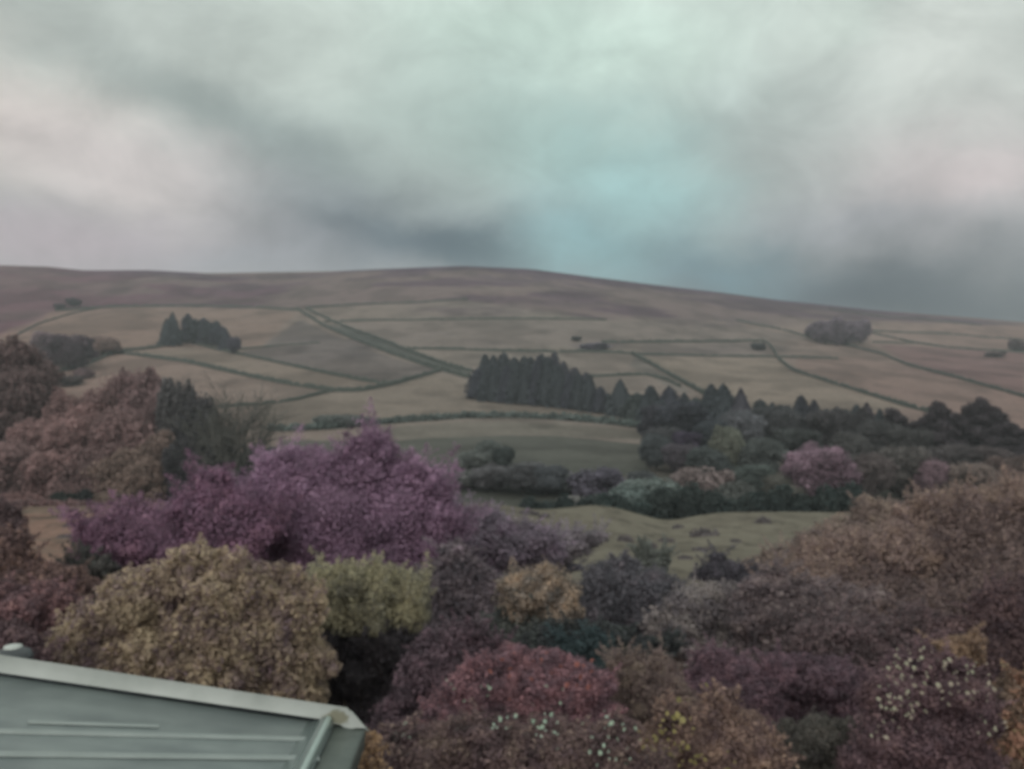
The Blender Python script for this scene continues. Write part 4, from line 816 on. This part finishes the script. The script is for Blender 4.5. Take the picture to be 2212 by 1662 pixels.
sp_y = [z4(*p) for p in [(1360, 665), (1340, 655), (1300, 700), (1430, 695), (1330, 780), (1350, 825), (1410, 820), (1450, 815), (1480, 830), (1450, 880), (1500, 870), (1590, 905), (1640, 890), (1820, 880), (1470, 600), (1430, 545)]]
specks('orange brown shrub carrying flat yellow flower heads', sp_y, 110, .034, lin((168, 158, 108)), 'petals')
specks('brown olive bush with dead twigs along the bottom edge', [z4(*p) for p in [(270, 575), (540, 545), (540, 620), (885, 780), (910, 820), (1060, 865), (1170, 835), (1000, 560)]], 60, .026, lin((186, 206, 190)), 'petals')
# rush tufts in the near field
def tuft(px, py, w, h, label, c=(82, 78, 76)):
    x, d, z = hit(px, py, 40); k = d / F; rs = np.random.default_rng(int(px)); n = 260
    p = rs.normal(size=(n, 3)) * np.array([w * .3, w * .2, 0]) * k; p[:, 2] = rs.random(n) * h * k * .5 * np.exp(-(p[:, 0] / (w * .5 * k)) ** 2)
    p[:, 0] = np.clip(p[:, 0], -w * .5 * k, w * .5 * k); p[:, 1] = np.clip(p[:, 1], -w * .35 * k, w * .35 * k)
    V, Fq = leaves_on(p, rs.normal(size=(n, 3)) * [1, 1, .2], np.full(n, h * k * .8), .22, .2, rs, np.tile([[0, 0, 1.]], (n, 1)) + .35 * rs.normal(size=(n, 3)))
    cv, cf = ell_core((0, 0, 0), (w * .62 * k, w * .45 * k, h * .45 * k), 1); Fq = np.concatenate([Fq, cf + len(V)]); V = np.concatenate([V, cv])
    col = np.concatenate([np.repeat(np.array(lin(soft(c), KF)) * (.7 + .6 * rs.random((n, 1))), 4, 0), np.tile(np.array(lin(soft(c), KF)), (len(cv), 1))])
    tag(obj('rush_tuft', mesh_data('rush_tuft', V, Fq, col), FOL, loc=(x, d, z)), label, 'rushes', 'dark rush tufts on the near field')
for a in [(1522, 1158, 56, 20, 'largest dark rush tuft on the near field, right of centre'), (1648, 1130, 30, 14, 'rush tuft near the brow below the valley wood hedge'), (1480, 1208, 30, 9, 'rush tuft low on the near field, nearest the shrubs'), (1515, 1190, 36, 9, 'thin flat rush tuft below the largest tuft'),
          (1300, 1170, 26, 16, 'rush tuft left of the near field middle'), (1350, 1170, 30, 16, 'rush tuft second from the left in the near field middle'), (1408, 1185, 16, 14, 'narrow rush tuft beside the greenish small shrub'), (1440, 1172, 34, 12, 'greenish rush tuft left of the largest tuft'),
          (1140, 1112, 40, 14, 'rush tuft on the near field brow, left end'), (1175, 1118, 22, 10, 'small rush tuft just below the brow on the left'), (1590, 1172, 22, 8, 'tiny rush tuft right of the largest tuft'), (1465, 1142, 24, 9, 'rush tuft in the dip of the brow'),
          (140, 1162, 30, 9, 'rush tuft in the small left field, middle'), (218, 1152, 22, 9, 'rush tuft in the small left field, right side'), (150, 1138, 26, 7, 'rush tuft in the small left field, top'), (185, 1195, 40, 7, 'flat rush tuft at the bottom of the small left field')]: tuft(*a)

# ------------------------------------------------------------------ roof of the lower extension
def prism(path, z0, z1): pass
def box(p0, ex, ey, ez):
    p0, ex, ey, ez = [np.asarray(v, float) for v in (p0, ex, ey, ez)]
    V = np.array([p0, p0 + ex, p0 + ex + ey, p0 + ey, p0 + ez, p0 + ex + ez, p0 + ex + ey + ez, p0 + ey + ez])
    return V, np.array([(0, 3, 2, 1), (4, 5, 6, 7), (0, 1, 5, 4), (1, 2, 6, 5), (2, 3, 7, 6), (3, 0, 4, 7)])
def sweep(prof, a, b):
    """closed profile of 3-D points at a, repeated at b"""
    prof = np.asarray(prof, float); k = len(prof); V = np.concatenate([prof + a, prof + b])
    q = np.array([(i, (i + 1) % k, k + (i + 1) % k, k + i) for i in range(k)])
    return V, q, [np.array([list(range(k))[::-1]]), np.array([list(range(k, 2 * k))])]
def bevel(o, w=.006, seg=2):
    m = o.modifiers.new('bevel', 'BEVEL'); m.width = w; m.segments = seg; m.limit_method = 'ANGLE'; return o
def mat_roof():
    m, nt, b = mat_base('grey_roof_sheet', .38, .5); N, L = nt.nodes.new, nt.links.new
    tc = N('ShaderNodeTexCoord'); mp = N('ShaderNodeMapping'); mp.inputs['Scale'].default_value = (.7, 7, 7); mp.inputs['Rotation'].default_value = (0, 0, R(7)); L(tc.outputs['Object'], mp.inputs[0])
    n1 = N('ShaderNodeTexNoise'); n1.inputs['Scale'].default_value = 1.4; n1.inputs['Detail'].default_value = 4; L(mp.outputs[0], n1.inputs['Vector'])
    n2 = N('ShaderNodeTexNoise'); n2.inputs['Scale'].default_value = 4; n2.inputs['Detail'].default_value = 6; L(tc.outputs['Object'], n2.inputs['Vector'])
    r1 = N('ShaderNodeValToRGB'); r1.color_ramp.elements[0].position = .3; r1.color_ramp.elements[1].position = .72
    r1.color_ramp.elements[0].color = (.13, .152, .152, 1); r1.color_ramp.elements[1].color = (.175, .20, .197, 1); L(n1.outputs['Fac'], r1.inputs[0])
    mx = N('ShaderNodeMix'); mx.data_type = 'RGBA'; mx.blend_type = 'MULTIPLY'; mx.inputs[0].default_value = .6; L(r1.outputs[0], mx.inputs[6])
    r2 = N('ShaderNodeValToRGB'); r2.color_ramp.elements[0].position = .35; r2.color_ramp.elements[0].color = (.55, .57, .6, 1); r2.color_ramp.elements[1].position = .6; L(n2.outputs['Fac'], r2.inputs[0])
    L(r2.outputs[0], mx.inputs[7]); L(mx.outputs[2], b.inputs['Base Color'])
    bp = N('ShaderNodeBump'); bp.inputs['Strength'].default_value = .15; bp.inputs['Distance'].default_value = .01; L(n1.outputs['Fac'], bp.inputs['Height']); L(bp.outputs[0], b.inputs['Normal'])
    return m
def mat_trim(stain=None):
    m, nt, b = mat_base('white_trim', .45, .4); N, L = nt.nodes.new, nt.links.new
    tc = N('ShaderNodeTexCoord'); n1 = N('ShaderNodeTexNoise'); n1.inputs['Scale'].default_value = 5; n1.inputs['Detail'].default_value = 6; L(tc.outputs['Object'], n1.inputs['Vector'])
    r1 = N('ShaderNodeValToRGB'); r1.color_ramp.elements[0].position = .3; r1.color_ramp.elements[1].position = .65
    r1.color_ramp.elements[0].color = (.30, .32, .305, 1); r1.color_ramp.elements[1].color = (.40, .42, .405, 1); L(n1.outputs['Fac'], r1.inputs[0])
    col = r1.outputs[0]
    if stain is not None:      # lichen at the end of the capping
        mp = N('ShaderNodeMapping'); mp.vector_type = 'TEXTURE'; mp.inputs['Location'].default_value = stain; mp.inputs['Scale'].default_value = (.11, .3, .05); L(tc.outputs['Object'], mp.inputs[0])
        ln = N('ShaderNodeVectorMath'); ln.operation = 'LENGTH'; L(mp.outputs[0], ln.inputs[0])
        ad = N('ShaderNodeMath'); ad.operation = 'ADD'; L(ln.outputs['Value'], ad.inputs[0])
        n3 = N('ShaderNodeTexNoise'); n3.inputs['Scale'].default_value = 22; n3.inputs['Detail'].default_value = 5; L(tc.outputs['Object'], n3.inputs['Vector']); L(n3.outputs['Fac'], ad.inputs[1])
        r3 = N('ShaderNodeValToRGB'); r3.color_ramp.elements[0].position = .8; r3.color_ramp.elements[0].color = (.85, .85, .85, 1); r3.color_ramp.elements[1].position = 1.45; r3.color_ramp.elements[1].color = (0, 0, 0, 1)
        dv = N('ShaderNodeMath'); dv.operation = 'MULTIPLY'; dv.inputs[1].default_value = .85; L(ad.outputs[0], dv.inputs[0]); L(dv.outputs[0], r3.inputs[0])
        mx = N('ShaderNodeMix'); mx.data_type = 'RGBA'; L(r3.outputs[0], mx.inputs[0]); L(col, mx.inputs[6]); mx.inputs[7].default_value = (.16, .15, .10, 1); col = mx.outputs[2]
    L(col, b.inputs['Base Color'])
    return m
def build_roof():
    v = np.array([-.02, 1, 0]); e = np.array([-1, -.02, .154]); CR = P(715, 1562, 4.0); up = np.array([0, 0, 1.])
    r = empty('extension', (CR[0] - 1.5, 2.0, float(ground(-2., 2.0))), 'pale grey low pitched extension roof with white capping, lower left', 'building')
    o0 = np.array(r.location)
    nrm = np.cross(e, v); nrm /= np.linalg.norm(nrm); nrm *= np.sign(nrm[2])
    Wd, Ln = 3.4, 3.5
    def part(name, V, fs, m, bv=.006):
        c = np.asarray(V).mean(0); ob = obj(name, mesh_data(name, np.asarray(V) - c, fs), m, r, tuple(c - o0))
        if bv: bevel(ob, bv)
        return ob
    RS, TR, REFL = mat_roof(), mat_trim(), mat_noise('pale_reflection', (.17, .195, .19), (.22, .245, .24), 4, rough=.35, spec=.5, bump=.1)
    near = CR - v * Ln
    V, q = box(near - up * .08, e * Wd, v * Ln, up * .08); part('roof_sheet', V, q, RS, .004)
    # bright reflections on the sheet, built as raised paler strips
    def onroof(px, py):
        dr = P(px, py, 1.0); t = (CR @ nrm) / (dr @ nrm); return dr * t
    for (a, b, w) in [((-200, 1576), (694, 1599), .026), ((60, 1562), (345, 1571), .02), ((-200, 1628), (690, 1640), .03)]:
        A, B = onroof(*a), onroof(*b); dr = B - A; sd = np.cross(nrm, dr); sd /= np.linalg.norm(sd)
        w *= 1.5; V, q = box(A - sd * w / 2 - nrm * .004, dr, sd * w, nrm * .012); part('reflection_strip', V, q, REFL, .0075)
    # rounded roll along the eave, then the gutter board beside it
    prof = [(-.10, 0), (-.055, .012), (-.035, .03), (-.012, .036), (.008, .026), (.018, .004), (.018, -.09), (-.10, -.09)]
    pr = [np.array([-1, -.02, .154]) * -x0 + up * z0 for x0, z0 in prof]
    V, q, caps = sweep(pr, near, CR - v * .02); part('edge_roll', V, [q] + caps, mat_roll(), 0)
    prof = [(-.014, .033), (-.010, .044), (.006, .040), (.012, .026), (.004, .024)]
    V, q, caps = sweep([np.array([-1, -.02, .154]) * -x0 + up * z0 for x0, z0 in prof], near, CR - v * .03); part('edge_highlight', V, [q] + caps, mat_highlight(), 0)  # slender paler strip built in as the bright highlight along the rounded edge
    gb = np.array([1, .02, 0.]); A, B = near + gb * .019 - up * .012, CR + gb * .019 - up * .012 + v * .02
    prof = [(0, 0), (.12, -.012), (.132, -.02), (.135, -.03), (.13, -.11), (0, -.11)]
    V, q, caps = sweep([gb * x0 + up * z0 for x0, z0 in prof], A, B); part('gutter', V, [q] + caps, mat_gutter(), .003)
    # white capping along the far verge, its end cut on the slant over the gutter
    top = .098
    a0 = CR + e * Wd; k = np.array([0, .11, -.06])
    tip = P(789, 1566, 4.02); tl = P(752, 1524, 4.02); bl = P(715, 1561, 3.985); drip = P(755, 1573, 4.0); ld = P(735, 1564, 3.99)
    fl = [a0 + up * .0, bl, ld, drip, P(768, 1567, 4.01), tip, tl, a0 + up * top]
    nf = np.cross(a0 - bl, up); nf /= np.linalg.norm(nf); fl = [p - nf * ((p - bl) @ nf) for p in fl]
    nb = len(fl); V = np.array(fl + [p + k + up * .004 for p in fl]); V[:nb] -= up * 0
    q = np.array([(i, (i + 1) % nb, nb + (i + 1) % nb, nb + i) for i in range(nb)])
    c = V.mean(0); TS = mat_trim(tuple(P(728, 1546, 4.0) - c))
    sd0 = (a0 - bl); V_, q_ = box(bl - v * .006 - up * .004, sd0, v * .004, up * .013); part('shadow_strip', V_, q_, mat_noise('shadow_black', (.02, .024, .026), (.04, .045, .05), 20), 0)  # dark strip put in as the shadow line under the capping
    part('verge_capping', V, [q, np.array([list(range(nb))]), np.array([list(range(nb, 2 * nb))[::-1]])], TS, .003)
    # the wall that carries it
    RD = mat_noise('grey_render', (.24, .23, .22), (.32, .31, .30), 30)
    for p0, ex, ey in [(near + gb * .0 + np.array([-.06, .1, -.085]), np.array([-.2, 0, 0]), v * (Ln - .15)), (CR + np.array([-.27, -.2, -.085]), e * 3.0 * np.array([1, 1, 0]), np.array([0, .15, 0]))]:
        z = -5.9; p0 = np.array(p0); h = p0[2] - z
        V, q = box(np.array([p0[0], p0[1], z]), ex, ey, up * h); part('wall', V, q, RD, 0)
def mat_highlight():
    m, nt, b = mat_base('pale_highlight', .2, .6); b.inputs['Base Color'].default_value = (.50, .60, .57, 1); return m
def mat_roll():
    m, nt, b = mat_base('pale_roll', .16, .8); b.inputs['Base Color'].default_value = (.22, .26, .255, 1); return m
def mat_gutter(): return mat_noise('dark_gutter', (.062, .075, .068), (.09, .105, .095), 8, rough=.5, spec=.4, bump=.1)
build_roof()
def vent():
    c = P(28, 1397, 4.25); g = float(ground(c[0], c[1])); r = empty('vent_pipe', (c[0], c[1], g), 'dark vent pipe with domed cowl and pale cap behind the roof edge', 'vent')
    def lathe(name, pr, m, k=20):
        pr = np.asarray(pr); an = np.arange(k) * 2 * math.pi / k
        V = np.stack([pr[:, 0][:, None] * np.cos(an), pr[:, 0][:, None] * np.sin(an), np.repeat(pr[:, 1][:, None], k, 1)], -1).reshape(-1, 3)
        q = [(i * k + j, i * k + (j + 1) % k, (i + 1) * k + (j + 1) % k, (i + 1) * k + j) for i in range(len(pr) - 1) for j in range(k)]
        obj(name, mesh_data(name, V, np.array(q), smooth=True), m, r)
    h = c[2] - g; DK = mat_noise('dark_plastic', (.03, .035, .04), (.05, .055, .06), 10, rough=.4, spec=.4)
    lathe('pipe', [(.055, -.1), (.055, h - .03)], DK); lathe('cowl', [(.05, h - .09), (.085, h - .075), (.09, h - .05), (.075, h - .022), (.045, h - .008), (.0, h - .006)], DK)
    lathe('cap', [(.042, h - .006), (.04, h + .004), (.02, h + .008), (0, h + .008)], mat_trim())
vent()

# ------------------------------------------------------------------ haze
def haze():
    lo, hi = np.array([-2200., -75, -40]), np.array([2200., 1640, 200])
    V, q = box(lo, [hi[0] - lo[0], 0, 0], [0, hi[1] - lo[1], 0], [0, 0, hi[2] - lo[2]])
    m = bpy.data.materials.new('haze'); m.use_nodes = True; nt = m.node_tree; nt.nodes.clear()
    pv = nt.nodes.new('ShaderNodeVolumePrincipled'); pv.inputs['Color'].default_value = (.86, .92, .95, 1); pv.inputs['Density'].default_value = HAZE
    out = nt.nodes.new('ShaderNodeOutputMaterial'); nt.links.new(pv.outputs[0], out.inputs['Volume'])
    tag(obj('haze', mesh_data('haze', V, q), m), kind='stuff')
HAZE = 0.00026
haze()
print('faces', sum(len(o.data.polygons) for o in S.objects if o.type == 'MESH'))
